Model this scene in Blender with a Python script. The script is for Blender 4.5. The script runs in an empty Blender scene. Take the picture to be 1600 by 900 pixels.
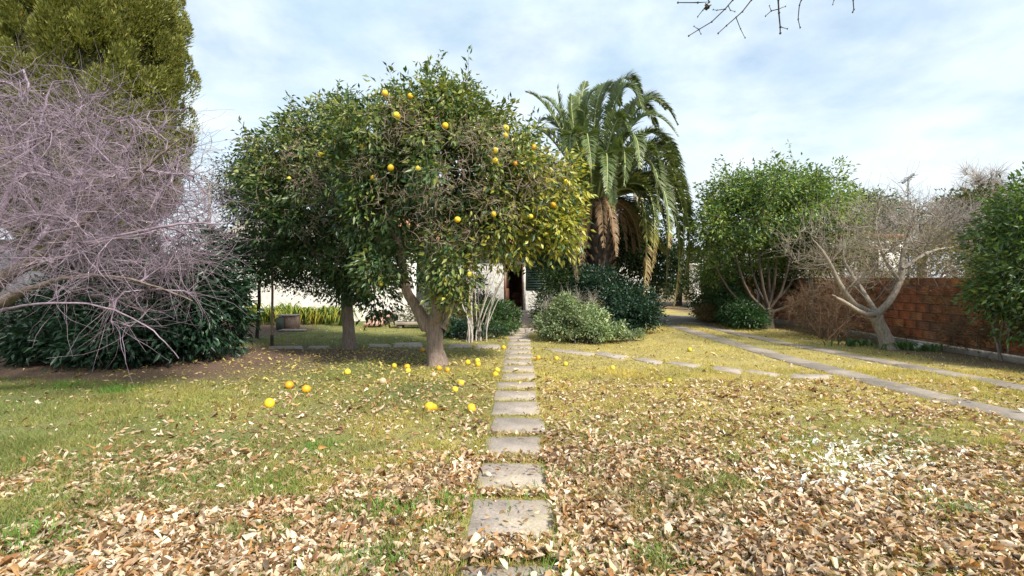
import bpy, math, random
import numpy as np
from mathutils import Vector
R = math.radians
rng = np.random.default_rng(11)
random.seed(5)
scene = bpy.context.scene
C = scene.collection

# ------------------------------------------------------------------ camera
F = 760.0; HY = 435.0; CH = 1.5
cam_d = bpy.data.cameras.new('camera'); cam = bpy.data.objects.new('camera', cam_d); C.objects.link(cam)
cam_d.sensor_width = 36; cam_d.lens = 36*F/1600; cam_d.shift_y = -(450-HY)/1600
cam.location = (0, 0, CH); cam.rotation_euler = (R(90), 0, 0)
cam_d.clip_start = .05; cam_d.clip_end = 2000
scene.camera = cam
scene.render.resolution_x = 1024; scene.render.resolution_y = 576
vs = scene.view_settings
vs.view_transform = 'Standard'; vs.look = 'None'; vs.exposure = 1.2; vs.gamma = 1

# ------------------------------------------------------------------ sky and sun
SUN_EL = 44.0; SUN_AZ = 138.0      # azimuth clockwise from +Y
world = bpy.data.worlds.new('World'); scene.world = world; world.use_nodes = True
nt = world.node_tree; nt.nodes.clear()
def wn(t): return nt.nodes.new(t)
out = wn('ShaderNodeOutputWorld'); bg = wn('ShaderNodeBackground'); bg2 = wn('ShaderNodeBackground')
sky = wn('ShaderNodeTexSky'); sky.sky_type = 'NISHITA'; sky.sun_disc = False
sky.sun_elevation = R(SUN_EL); sky.sun_rotation = R(SUN_AZ); sky.air_density = 1.0; sky.dust_density = 1.2
bg.inputs['Strength'].default_value = 0.10
nt.links.new(sky.outputs[0], bg.inputs['Color'])
tc = wn('ShaderNodeTexCoord'); sep = wn('ShaderNodeSeparateXYZ'); nt.links.new(tc.outputs['Generated'], sep.inputs[0])
mx = wn('ShaderNodeMath'); mx.operation = 'MAXIMUM'; mx.inputs[1].default_value = 0.0
nt.links.new(sep.outputs['Z'], mx.inputs[0])
ad = wn('ShaderNodeMath'); ad.operation = 'ADD'; ad.inputs[1].default_value = 0.22; nt.links.new(mx.outputs[0], ad.inputs[0])
dv = wn('ShaderNodeVectorMath'); dv.operation = 'DIVIDE'
cb = wn('ShaderNodeCombineXYZ')
for i in range(3): nt.links.new(ad.outputs[0], cb.inputs[i])
nt.links.new(tc.outputs['Generated'], dv.inputs[0]); nt.links.new(cb.outputs[0], dv.inputs[1])
n1 = wn('ShaderNodeTexNoise'); n1.inputs['Scale'].default_value = 1.7; n1.inputs['Detail'].default_value = 9; n1.inputs['Roughness'].default_value = .6
n1.inputs['Distortion'].default_value = .25
n2 = wn('ShaderNodeTexNoise'); n2.inputs['Scale'].default_value = 5.5; n2.inputs['Detail'].default_value = 7; n2.inputs['Roughness'].default_value = .55
for n in (n1, n2): nt.links.new(dv.outputs[0], n.inputs['Vector'])
av = wn('ShaderNodeMath'); av.operation = 'MULTIPLY_ADD'; av.inputs[1].default_value = .45
nt.links.new(n2.outputs[0], av.inputs[0]); nt.links.new(n1.outputs[0], av.inputs[2])
rp = wn('ShaderNodeMapRange'); rp.inputs['From Min'].default_value = .52; rp.inputs['From Max'].default_value = .80
rp.inputs['To Min'].default_value = .52; rp.inputs['To Max'].default_value = 1.0
nt.links.new(av.outputs[0], rp.inputs['Value'])
cr = wn('ShaderNodeValToRGB')
cr.color_ramp.elements[0].position = .35; cr.color_ramp.elements[0].color = (.30, .385, .445, 1)
cr.color_ramp.elements[1].position = .68; cr.color_ramp.elements[1].color = (.435, .485, .52, 1)
n3 = wn('ShaderNodeTexNoise'); n3.inputs['Scale'].default_value = 2.6; n3.inputs['Detail'].default_value = 6
mp = wn('ShaderNodeMapping'); mp.inputs['Location'].default_value = (3.1, 1.7, 0)
nt.links.new(dv.outputs[0], mp.inputs[0]); nt.links.new(mp.outputs[0], n3.inputs['Vector']); nt.links.new(n3.outputs[0], cr.inputs[0])
# towards the horizon the cloud layer thickens and pales
hz = wn('ShaderNodeMapRange'); hz.inputs['From Min'].default_value = .02; hz.inputs['From Max'].default_value = .38
hz.inputs['To Min'].default_value = .75; hz.inputs['To Max'].default_value = 0
nt.links.new(sep.outputs['Z'], hz.inputs['Value'])
hm = wn('ShaderNodeMixRGB'); hm.inputs['Color2'].default_value = (.49, .52, .545, 1)
nt.links.new(hz.outputs[0], hm.inputs['Fac']); nt.links.new(cr.outputs[0], hm.inputs['Color1'])
nt.links.new(hm.outputs[0], bg2.inputs['Color']); bg2.inputs['Strength'].default_value = 1.0
hmax = wn('ShaderNodeMath'); hmax.operation = 'MAXIMUM'; nt.links.new(rp.outputs[0], hmax.inputs[0]); nt.links.new(hz.outputs[0], hmax.inputs[1])
mixs = wn('ShaderNodeMixShader'); nt.links.new(hmax.outputs[0], mixs.inputs[0])
nt.links.new(bg.outputs[0], mixs.inputs[1]); nt.links.new(bg2.outputs[0], mixs.inputs[2]); nt.links.new(mixs.outputs[0], out.inputs[0])

sd = bpy.data.lights.new('sun', 'SUN'); sd.energy = 3.3; sd.angle = R(7.0); sd.color = (1, .92, .79)
sun = bpy.data.objects.new('sun', sd); C.objects.link(sun)
sv = Vector((math.sin(R(SUN_AZ))*math.cos(R(SUN_EL)), math.cos(R(SUN_AZ))*math.cos(R(SUN_EL)), math.sin(R(SUN_EL))))
sun.rotation_euler = sv.to_track_quat('Z', 'Y').to_euler(); sun.location = sv*60

# ------------------------------------------------------------------ helpers
def gp(px, py):                       # photograph pixel on the ground -> x, y in metres
    d = F*CH/(py-HY); return ((px-800)/F*d, d)
def at(px, py, d):                    # photograph pixel at distance d
    return np.array([(px-800)/F*d, d, CH-(py-HY)/F*d])

def tag(o, label=None, cat=None, group=None, kind=None):
    if label: o['label'] = label
    if cat: o['category'] = cat
    if group: o['group'] = group
    if kind: o['kind'] = kind
    return o
def link(name, me, parent=None, loc=(0, 0, 0), rot=(0, 0, 0), scale=None):
    o = bpy.data.objects.new(name, me); C.objects.link(o)
    o.location = loc; o.rotation_euler = rot
    if scale is not None: o.scale = scale
    if parent: o.parent = parent
    return o
def empty(name, loc=(0, 0, 0), label=None, cat=None, group=None):
    o = link(name, None, None, loc); return tag(o, label, cat, group)

def mesh_np(name, V, faces, mat, col=None, smooth=False):
    """V (n,3); faces: list of int arrays (m,k)."""
    me = bpy.data.meshes.new(name)
    V = np.asarray(V, dtype=np.float32).reshape(-1, 3)
    faces = [np.asarray(f, dtype=np.int32) for f in faces if len(f)]
    loops = np.concatenate([f.reshape(-1) for f in faces])
    tot = np.concatenate([np.full(len(f), f.shape[1], dtype=np.int32) for f in faces])
    st = np.concatenate([[0], np.cumsum(tot)[:-1]]).astype(np.int32)
    me.vertices.add(len(V)); me.vertices.foreach_set('co', V.reshape(-1))
    me.loops.add(len(loops)); me.loops.foreach_set('vertex_index', loops)
    me.polygons.add(len(tot)); me.polygons.foreach_set('loop_start', st); me.polygons.foreach_set('loop_total', tot)
    if smooth: me.polygons.foreach_set('use_smooth', np.ones(len(tot), dtype=bool))
    me.update(calc_edges=True)
    if col is not None:
        a = me.color_attributes.new('col', 'FLOAT_COLOR', 'POINT')
        c = np.ones((len(V), 4), dtype=np.float32); c[:, :3] = col
        a.data.foreach_set('color', c.reshape(-1))
    me.materials.append(mat)
    return me

def hashn(ix, iy, iz, s):
    h = (ix*374761393 + iy*668265263 + iz*2147483647 + s*974634777) & 0xffffffff
    h = ((h ^ (h >> 13))*1274126177) & 0xffffffff
    h = (h ^ (h >> 16)) & 0xffffffff
    return h/4294967295.0
def noise(x, y, z=0.0, s=0):
    x, y, z = np.broadcast_arrays(np.asarray(x, float), np.asarray(y, float), np.asarray(z, float))
    ix, iy, iz = (np.floor(v).astype(np.int64) for v in (x, y, z))
    fx, fy, fz = x-ix, y-iy, z-iz
    fx, fy, fz = (f*f*(3-2*f) for f in (fx, fy, fz))
    r = 0
    for a in (0, 1):
        for b in (0, 1):
            for c in (0, 1):
                w = (fx if a else 1-fx)*(fy if b else 1-fy)*(fz if c else 1-fz)
                r = r+w*hashn(ix+a, iy+b, iz+c, s)
    return r
def fbm(x, y, z=0.0, s=0, o=4):
    r = 0; a = .5; t = 0
    for k in range(o):
        r = r+a*noise(np.asarray(x)*2**k, np.asarray(y)*2**k, np.asarray(z)*2**k, s+k); t += a; a *= .5
    return r/t
def sstep(a, b, x):
    t = np.clip((x-a)/(b-a), 0, 1); return t*t*(3-2*t)
def unit(v): return v/np.maximum(np.linalg.norm(v, axis=-1, keepdims=True), 1e-9)

# ------------------------------------------------------------------ materials
def new_mat(name):
    m = bpy.data.materials.new(name); m.use_nodes = True
    return m, m.node_tree, m.node_tree.nodes['Principled BSDF']
def foliage_mat(name, rough=.45, trans=.3, spec=.4):
    m, t, b = new_mat(name)
    a = t.nodes.new('ShaderNodeAttribute'); a.attribute_name = 'col'
    n = t.nodes.new('ShaderNodeTexNoise'); n.inputs['Scale'].default_value = 40
    h = t.nodes.new('ShaderNodeMixRGB'); h.blend_type = 'MULTIPLY'; h.inputs[0].default_value = .5
    r = t.nodes.new('ShaderNodeMapRange'); r.inputs['To Min'].default_value = .5; r.inputs['To Max'].default_value = 1.5
    t.links.new(n.outputs[0], r.inputs['Value']); t.links.new(a.outputs['Color'], h.inputs[1]); t.links.new(r.outputs[0], h.inputs[2])
    t.links.new(h.outputs[0], b.inputs['Base Color'])
    b.inputs['Roughness'].default_value = rough; b.inputs['Specular IOR Level'].default_value = spec
    if trans > 0:
        tr = t.nodes.new('ShaderNodeBsdfTranslucent'); mm = t.nodes.new('ShaderNodeMixShader'); mm.inputs[0].default_value = trans
        g = t.nodes.new('ShaderNodeMixRGB'); g.blend_type = 'MULTIPLY'; g.inputs[0].default_value = 1; g.inputs[2].default_value = (1.5, 1.5, .7, 1)
        t.links.new(h.outputs[0], g.inputs[1]); t.links.new(g.outputs[0], tr.inputs[0])
        t.links.new(b.outputs[0], mm.inputs[1]); t.links.new(tr.outputs[0], mm.inputs[2])
        t.links.new(mm.outputs[0], t.nodes['Material Output'].inputs[0])
    return m
def rough_mat(name, c1, c2, scale=8, bump=.3, rough=.9, detail=8, c3=None, stretch=(1, 1, 1), bscale=None, dist=.02):
    m, t, b = new_mat(name)
    tc = t.nodes.new('ShaderNodeTexCoord'); mp = t.nodes.new('ShaderNodeMapping'); mp.inputs['Scale'].default_value = stretch
    t.links.new(tc.outputs['Object'], mp.inputs[0])
    n = t.nodes.new('ShaderNodeTexNoise'); n.inputs['Scale'].default_value = scale; n.inputs['Detail'].default_value = detail; n.inputs['Roughness'].default_value = .65
    t.links.new(mp.outputs[0], n.inputs['Vector'])
    r = t.nodes.new('ShaderNodeValToRGB'); r.color_ramp.elements[0].position = .32; r.color_ramp.elements[1].position = .68
    r.color_ramp.elements[0].color = (*c1, 1); r.color_ramp.elements[1].color = (*c2, 1)
    if c3:
        e = r.color_ramp.elements.new(.5); e.color = (*c3, 1)
    t.links.new(n.outputs[0], r.inputs[0])
    n2 = t.nodes.new('ShaderNodeTexNoise'); n2.inputs['Scale'].default_value = bscale or scale*5; n2.inputs['Detail'].default_value = 8
    t.links.new(mp.outputs[0], n2.inputs['Vector'])
    mm = t.nodes.new('ShaderNodeMixRGB'); mm.blend_type = 'MULTIPLY'; mm.inputs[0].default_value = .6
    rr = t.nodes.new('ShaderNodeMapRange'); rr.inputs['From Min'].default_value = .3; rr.inputs['From Max'].default_value = .7; rr.inputs['To Min'].default_value = .65; rr.inputs['To Max'].default_value = 1.25
    t.links.new(n2.outputs[0], rr.inputs['Value']); t.links.new(r.outputs[0], mm.inputs[1]); t.links.new(rr.outputs[0], mm.inputs[2])
    t.links.new(mm.outputs[0], b.inputs['Base Color'])
    bp = t.nodes.new('ShaderNodeBump'); bp.inputs['Strength'].default_value = bump; bp.inputs['Distance'].default_value = dist
    t.links.new(n2.outputs[0], bp.inputs['Height']); t.links.new(bp.outputs[0], b.inputs['Normal'])
    b.inputs['Roughness'].default_value = rough
    return m
M_leaf = foliage_mat('glossy_leaf', .38, .28, .5)
M_matte = foliage_mat('matte_leaf', .6, .3, .3)
M_grass = foliage_mat('grass_blade', .65, .35, .2)
M_dry = foliage_mat('dry_leaf', .62, .22, .3)
M_needle = foliage_mat('needle_spray', .7, .2, .2)
M_frond = foliage_mat('palm_leaflet', .42, .2, .5)
M_bark = rough_mat('citrus_bark', (.19, .135, .11), (.42, .33, .28), 10, .9, .95, stretch=(3, 3, .6), dist=.03)
M_bark2 = rough_mat('pale_bark', (.24, .21, .19), (.52, .48, .44), 12, .7, .9, stretch=(2, 2, .7))
M_mid = rough_mat('brown_grey_bark', (.08, .06, .045), (.20, .155, .12), 11, .7, .9, stretch=(2, 2, .6))
M_mid2 = rough_mat('pinkish_brown_bark', (.10, .075, .065), (.27, .21, .18), 11, .8, .9, stretch=(2, 2, .6))
M_grey = rough_mat('grey_lichen_bark', (.17, .135, .105), (.42, .36, .30), 14, .7, .9, stretch=(2, 2, .7))
M_purple = rough_mat('lilac_twig_bark', (.09, .06, .088), (.38, .30, .375), 5, .4, .85)
M_white_stem = rough_mat('white_stem_bark', (.27, .24, .215), (.54, .50, .46), 9, .4, .85)
M_brown = rough_mat('brown_twig_bark', (.13, .075, .045), (.30, .19, .12), 9, .4, .9)
M_dark_bark = rough_mat('dark_bark', (.035, .028, .025), (.085, .065, .055), 9, .4, .9)
M_slab = rough_mat('paving_concrete', (.25, .205, .178), (.42, .355, .312), 3.2, .6, .95, c3=(.34, .29, .25), bscale=55, dist=.006)
def weather(m, c2, sc=1.1, lo=.5, hi=.68, amt=.6):
    t = m.node_tree; b = t.nodes['Principled BSDF']; src = b.inputs['Base Color'].links[0].from_socket
    g_ = t.nodes.new('ShaderNodeNewGeometry'); n = t.nodes.new('ShaderNodeTexNoise'); n.inputs['Scale'].default_value = sc; n.inputs['Detail'].default_value = 9; n.inputs['Roughness'].default_value = .7
    r = t.nodes.new('ShaderNodeMapRange'); r.inputs['From Min'].default_value = lo; r.inputs['From Max'].default_value = hi; r.inputs['To Max'].default_value = amt
    mx_ = t.nodes.new('ShaderNodeMixRGB'); mx_.inputs['Color2'].default_value = (*c2, 1)
    t.links.new(g_.outputs['Position'], n.inputs['Vector']); t.links.new(n.outputs[0], r.inputs['Value']); t.links.new(r.outputs[0], mx_.inputs['Fac']); t.links.new(src, mx_.inputs['Color1']); t.links.new(mx_.outputs[0], b.inputs['Base Color'])
weather(M_slab, (.36, .33, .17), 2.6, .52, .7, .55); weather(M_slab, (.10, .085, .07), 4.5, .55, .72, .5)
M_drive = rough_mat('drive_concrete', (.17, .145, .12), (.32, .275, .235), 1.6, .5, .92, bscale=40, dist=.008)
weather(M_drive, (.08, .07, .055), 2.2, .48, .7, .6)
M_white = rough_mat('whitewashed_masonry', (.60, .58, .55), (.86, .84, .81), 1.3, .8, .9, bscale=9, dist=.03)
M_white2 = rough_mat('white_render', (.55, .54, .53), (.72, .71, .70), 1.0, .4, .9, bscale=14)
M_wood = rough_mat('dark_door_wood', (.06, .025, .015), (.13, .055, .03), 6, .3, .5, stretch=(1, 1, .2))
M_wood2 = rough_mat('brown_door_wood', (.16, .08, .05), (.26, .14, .09), 6, .3, .5, stretch=(1, 1, .2))
M_shutter = rough_mat('dark_green_shutter', (.012, .03, .022), (.025, .05, .04), 5, .2, .5)
M_tile = rough_mat('clay_roof_tile', (.30, .12, .07), (.46, .22, .13), 4, .5, .85)
M_paver = rough_mat('pinkish_paver', (.33, .22, .17), (.50, .36, .29), 4, .4, .9)
M_clay = rough_mat('faded_clay', (.36, .20, .14), (.52, .34, .26), 5, .4, .9)
M_mortar = rough_mat('grey_mortar', (.22, .17, .14), (.36, .29, .25), 6, .6, .95)
M_column = rough_mat('concrete_column', (.20, .18, .16), (.36, .33, .29), 3, .5, .95)
M_metal = rough_mat('weathered_metal', (.10, .10, .10), (.22, .21, .2), 12, .2, .55)
M_rust = rough_mat('rusty_pole_paint', (.22, .13, .09), (.40, .30, .24), 14, .3, .7, stretch=(1, 1, .3))
M_greenbox = rough_mat('grey_green_door', (.10, .13, .10), (.17, .20, .16), 5, .2, .6)
M_glass, _t, _b = new_mat('window_glass'); _b.inputs['Base Color'].default_value = (.03, .04, .05, 1); _b.inputs['Roughness'].default_value = .08
M_brick = [rough_mat('hollow_clay_brick_%s' % n, a, b, 7, .6, .9) for n, a, b in (
    ('red', (.32, .10, .045), (.54, .18, .075)), ('orange', (.38, .15, .06), (.60, .27, .11)),
    ('dull', (.24, .095, .055), (.42, .17, .09)), ('stained', (.20, .10, .06), (.40, .18, .10)))]
for m in M_brick+[M_mortar]:
    t = m.node_tree; b = t.nodes['Principled BSDF']; src = b.inputs['Base Color'].links[0].from_socket
    g_ = t.nodes.new('ShaderNodeNewGeometry'); mp = t.nodes.new('ShaderNodeMapping'); mp.inputs['Scale'].default_value = (1, 1.5, .7)
    n = t.nodes.new('ShaderNodeTexNoise'); n.inputs['Scale'].default_value = 1.6; n.inputs['Detail'].default_value = 8; n.inputs['Roughness'].default_value = .7
    r = t.nodes.new('ShaderNodeMapRange'); r.inputs['From Min'].default_value = .40; r.inputs['From Max'].default_value = .58; mx_ = t.nodes.new('ShaderNodeMixRGB'); mx_.inputs['Color2'].default_value = (.085, .062, .042, 1)
    r.inputs['To Min'].default_value = .62; r.inputs['To Max'].default_value = .0
    t.links.new(g_.outputs['Position'], mp.inputs[0]); t.links.new(mp.outputs[0], n.inputs['Vector']); t.links.new(n.outputs[0], r.inputs['Value'])
    t.links.new(r.outputs[0], mx_.inputs['Fac']); t.links.new(src, mx_.inputs['Color1']); t.links.new(mx_.outputs[0], b.inputs['Base Color'])
# fruit skin
M_fruit, t_, b_ = new_mat('orange_peel')
oi = t_.nodes.new('ShaderNodeObjectInfo'); cr_ = t_.nodes.new('ShaderNodeValToRGB')
cr_.color_ramp.elements[0].color = (.68, .27, .012, 1); cr_.color_ramp.elements.new(.4).color = (.80, .50, .02, 1); cr_.color_ramp.elements[-1].color = (.70, .60, .05, 1)
t_.links.new(oi.outputs['Random'], cr_.inputs[0]); nn = t_.nodes.new('ShaderNodeTexNoise'); nn.inputs['Scale'].default_value = 120
tcf = t_.nodes.new('ShaderNodeTexCoord'); t_.links.new(tcf.outputs['Object'], nn.inputs['Vector'])
bb = t_.nodes.new('ShaderNodeBump'); bb.inputs['Strength'].default_value = .25; bb.inputs['Distance'].default_value = .003
t_.links.new(nn.outputs[0], bb.inputs['Height']); t_.links.new(bb.outputs[0], b_.inputs['Normal'])
n5 = t_.nodes.new('ShaderNodeTexNoise'); n5.inputs['Scale'].default_value = 14; t_.links.new(tcf.outputs['Object'], n5.inputs['Vector'])
r5 = t_.nodes.new('ShaderNodeMapRange'); r5.inputs['From Min'].default_value = .3; r5.inputs['From Max'].default_value = .6; r5.inputs['To Min'].default_value = .75; r5.inputs['To Max'].default_value = 1.05
mf = t_.nodes.new('ShaderNodeMixRGB'); mf.blend_type = 'MULTIPLY'; mf.inputs[0].default_value = 1
t_.links.new(n5.outputs[0], r5.inputs['Value']); t_.links.new(cr_.outputs[0], mf.inputs[1]); t_.links.new(r5.outputs[0], mf.inputs[2])
t_.links.new(mf.outputs[0], b_.inputs['Base Color']); b_.inputs['Roughness'].default_value = .45
M_rot = rough_mat('rotten_peel', (.45, .30, .16), (.70, .58, .42), 20, .5, .8)
# ground
M_ground, tg, bgd = new_mat('lawn_soil')
a = tg.nodes.new('ShaderNodeAttribute'); a.attribute_name = 'col'
tcg = tg.nodes.new('ShaderNodeTexCoord')
ng = tg.nodes.new('ShaderNodeTexNoise'); ng.inputs['Scale'].default_value = 22; ng.inputs['Detail'].default_value = 10; ng.inputs['Roughness'].default_value = .75
tg.links.new(tcg.outputs['Object'], ng.inputs['Vector'])
rg = tg.nodes.new('ShaderNodeMapRange'); rg.inputs['From Min'].default_value = .3; rg.inputs['From Max'].default_value = .7; rg.inputs['To Min'].default_value = .5; rg.inputs['To Max'].default_value = 1.5
mg = tg.nodes.new('ShaderNodeMixRGB'); mg.blend_type = 'MULTIPLY'; mg.inputs[0].default_value = 1
tg.links.new(ng.outputs[0], rg.inputs['Value']); tg.links.new(a.outputs['Color'], mg.inputs[1]); tg.links.new(rg.outputs[0], mg.inputs[2])
tg.links.new(mg.outputs[0], bgd.inputs['Base Color']); bgd.inputs['Roughness'].default_value = 1
bpg = tg.nodes.new('ShaderNodeBump'); bpg.inputs['Strength'].default_value = .8; bpg.inputs['Distance'].default_value = .03
tg.links.new(ng.outputs[0], bpg.inputs['Height']); tg.links.new(bpg.outputs[0], bgd.inputs['Normal'])

# ------------------------------------------------------------------ geometry makers
def boxes(bl, bev=0.0):
    """list of (x0,y0,z0,x1,y1,z1) -> V, faces"""
    V = []; Q = []
    for b in bl:
        x0, y0, z0, x1, y1, z1 = b; n = len(V)
        V += [(x0, y0, z0), (x1, y0, z0), (x1, y1, z0), (x0, y1, z0), (x0, y0, z1), (x1, y0, z1), (x1, y1, z1), (x0, y1, z1)]
        Q += [(n, n+3, n+2, n+1), (n+4, n+5, n+6, n+7), (n, n+1, n+5, n+4), (n+1, n+2, n+6, n+5), (n+2, n+3, n+7, n+6), (n+3, n, n+4, n+7)]
    return np.array(V, float), np.array(Q)
def box_obj(name, bl, mat, parent=None, loc=(0, 0, 0), rot=(0, 0, 0), bevel=0):
    V, Q = boxes(bl if isinstance(bl[0], (tuple, list)) else [bl])
    o = link(name, mesh_np(name, V, [Q], mat), parent, loc, rot)
    if bevel:
        md = o.modifiers.new('bevel', 'BEVEL'); md.width = bevel; md.segments = 2
    return o

def tubes(polys, sides=5):
    VV = []; QQ = []; n0 = 0
    ang = np.linspace(0, 2*np.pi, sides, endpoint=False)
    ca, sa = np.cos(ang), np.sin(ang)
    for P, r in polys:
        P = np.asarray(P, float); r = np.asarray(r, float); n = len(P)
        if n < 2: continue
        T = np.empty_like(P); T[1:-1] = P[2:]-P[:-2]; T[0] = P[1]-P[0]; T[-1] = P[-1]-P[-2]
        T = unit(T)
        m = T.mean(0); ref = np.array([0, 0, 1.0]) if abs(m[2]) < .8*np.linalg.norm(m)+1e-9 else np.array([1.0, .13, 0])
        U = unit(np.cross(T, ref)); W = np.cross(T, U)
        ring = P[:, None, :]+r[:, None, None]*(ca[None, :, None]*U[:, None, :]+sa[None, :, None]*W[:, None, :])
        VV.append(ring.reshape(-1, 3))
        i = np.arange(n-1)[:, None]*sides; j = np.arange(sides)[None, :]; j2 = (j+1) % sides
        QQ.append(np.stack([i+j, i+j2, i+sides+j2, i+sides+j], -1).reshape(-1, 4)+n0)
        n0 += n*sides
    return np.concatenate(VV), np.concatenate(QQ)
def tube_obj(name, polys, mat, parent=None, sides=5, smooth=True):
    V, Q = tubes(polys, sides)
    return link(name, mesh_np(name, V, [Q], mat, None, smooth), parent)

LEAF5 = np.array([[0, 0, 0], [.42, -.5, .0], [.45, 0, 0], [.42, .5, .0], [1, 0, 0]])
def leaf_mesh(P, D, N, L, W, col, fold=.18, droop=.12):
    """many 4-triangle folded leaves: P base, D direction, N normal, L length, W width"""
    D = unit(D); S = unit(np.cross(N, D)); N = np.cross(D, S)
    L = L[:, None]; W = W[:, None]
    v0 = P; mid = P+D*L*.45-N*L*fold*.5
    a = P+D*L*.42-S*W*.5+N*W*fold; b = P+D*L*.42+S*W*.5+N*W*fold
    tip = P+D*L-N*L*droop
    V = np.stack([v0, a, mid, b, tip], 1).reshape(-1, 3)
    k = np.arange(len(P))[:, None]*5
    T = np.concatenate([k+np.array([[0, 1, 2]]), k+np.array([[0, 2, 3]]), k+np.array([[2, 1, 4]]), k+np.array([[2, 4, 3]])])
    return V, T, np.repeat(col, 5, axis=0)

def palette(cols, w, n, jitter=.12):
    cols = np.array(cols); w = np.array(w, float); w /= w.sum()
    i = rng.choice(len(cols), n, p=w); j = rng.choice(len(cols), n, p=w)
    t = rng.random(n)[:, None]*.5
    c = cols[i]*(1-t)+cols[j]*t
    return c*(1+rng.normal(0, jitter, (n, 1))).clip(.5, 1.6)

def crown_points(ells, n, shell=.55, lump=.28, seed=0, zmin=.15):
    """points in the union of ellipsoids (cx,cy,cz,rx,ry,rz) with a lumpy skin, denser near the skin; also outward directions"""
    E = np.array([e[:6] for e in ells], float)
    w = (E[:, 3]*E[:, 4]*E[:, 5])**(2/3); w /= w.sum()
    i = rng.choice(len(E), n, p=w); e = E[i]
    d = unit(rng.normal(size=(n, 3)))
    nb = max(6, n//11); bd = unit(rng.normal(size=(nb, 3)))          # boughs: directions the sprays gather round
    near = np.argmax(d@bd.T, 1); d = unit(d*.45+bd[near]*.55+rng.normal(size=(n, 3))*.02)
    u = rng.random(n); br = rng.uniform(.80, 1.12, nb)[near]
    r = np.where(rng.random(n) < shell, (1-.24*u)*br, u**.45)
    nz = fbm(d[:, 0]*2.2+e[:, 0]*3, d[:, 1]*2.2+7, d[:, 2]*2.2+3, seed+5, 3)
    r = r*(1+lump*(nz-.5)*2)
    P = e[:, :3]+d*r[:, None]*e[:, 3:]
    m = P[:, 2] > zmin
    return P[m], unit(d*e[:, 3:])[m], r[m]

def foliage(cl, od, k, spread, length, width, cols, w, mat, name, parent, hang=.35, out=.7, colfn=None, jitter=.14, fold=.18, up=.6):
    n = len(cl); idx = np.repeat(np.arange(n), k)
    off = rng.normal(size=(n*k, 3))*spread*np.array([1, 1, .8])*.6
    P = cl[idx]+off
    D = unit(unit(off)*.8+od[idx]*out+np.array([0, 0, -hang])+rng.normal(size=(n*k, 3))*.45)
    N = unit(rng.normal(size=(n*k, 3))*.55+np.array([0, 0, up])+od[idx]*.35)
    L = length*rng.uniform(.6, 1.25, n*k); W = L*width*rng.uniform(.8, 1.2, n*k)
    bn = (fbm(cl[:, 0]*2.4+11, cl[:, 1]*2.4, cl[:, 2]*2.4, 17, 2)-.5)*1.1
    col = palette(cols, w, n*k, jitter)*(1+bn[:, None]+rng.normal(0, .14, (n, 1)))[idx]
    if colfn is not None: col = colfn(P, col)
    V, T, cc = leaf_mesh(P, D, N, L, W, np.clip(col, .004, .95), fold)
    V[:, 2] = np.maximum(V[:, 2], .01)
    return link(name, mesh_np(name, V, [T], mat, cc), parent)

def shoots(P, O, n, parent, length, width, cols, w, mat, L=.42, barkm=None):
    """young shoots that stick out of the crown, leaves along each"""
    s_ = P[:, 2]+rng.normal(0, .6, len(P)); i = np.argsort(-(s_+O[:, 2]*1.2))[:n*3]; i = rng.choice(i, n, replace=False)
    polys = []; cl = []; od = []
    for j in i:
        d = unit(O[j]*.6+np.array([0, 0, .9])+rng.normal(size=3)*.35); l_ = L*rng.uniform(.5, 1.3); q = bez(P[j], P[j]+d*l_*.6, P[j]+d*l_+rng.normal(size=3)*.05, 6)
        polys.append((q, np.linspace(.005, .002, 6)))
        for t in range(1, 6): cl.append(q[t]); od.append(d)
    tube_obj('shoot_stems', polys, barkm or M_bark, parent, 3)
    foliage(np.array(cl), np.array(od), 3, .035, length, width, cols, w, mat, 'shoots', parent, .05, .5, up=.3)

def bez(p0, p1, p2, n):
    t = np.linspace(0, 1, n)[:, None]
    return (1-t)**2*p0+2*t*(1-t)*p1+t*t*p2

def smooth_line(P, r, sub=4, jit=.0):
    """Catmull-Rom through points"""
    P = np.asarray(P, float); r = np.asarray(r, float); Q = []; q = []
    Pe = np.vstack([2*P[0]-P[1], P, 2*P[-1]-P[-2]])
    for i in range(len(P)-1):
        a, b, c, d = Pe[i:i+4]
        for s in range(sub):
            t = s/sub
            Q.append(.5*((2*b)+(-a+c)*t+(2*a-5*b+4*c-d)*t*t+(-a+3*b-3*c+d)*t**3)); q.append(r[i]*(1-t)+r[i+1]*t)
    Q.append(P[-1]); q.append(r[-1]); Q = np.array(Q)
    if jit: Q[1:] += rng.normal(size=(len(Q)-1, 3))*jit
    return Q, np.array(q)

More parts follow.
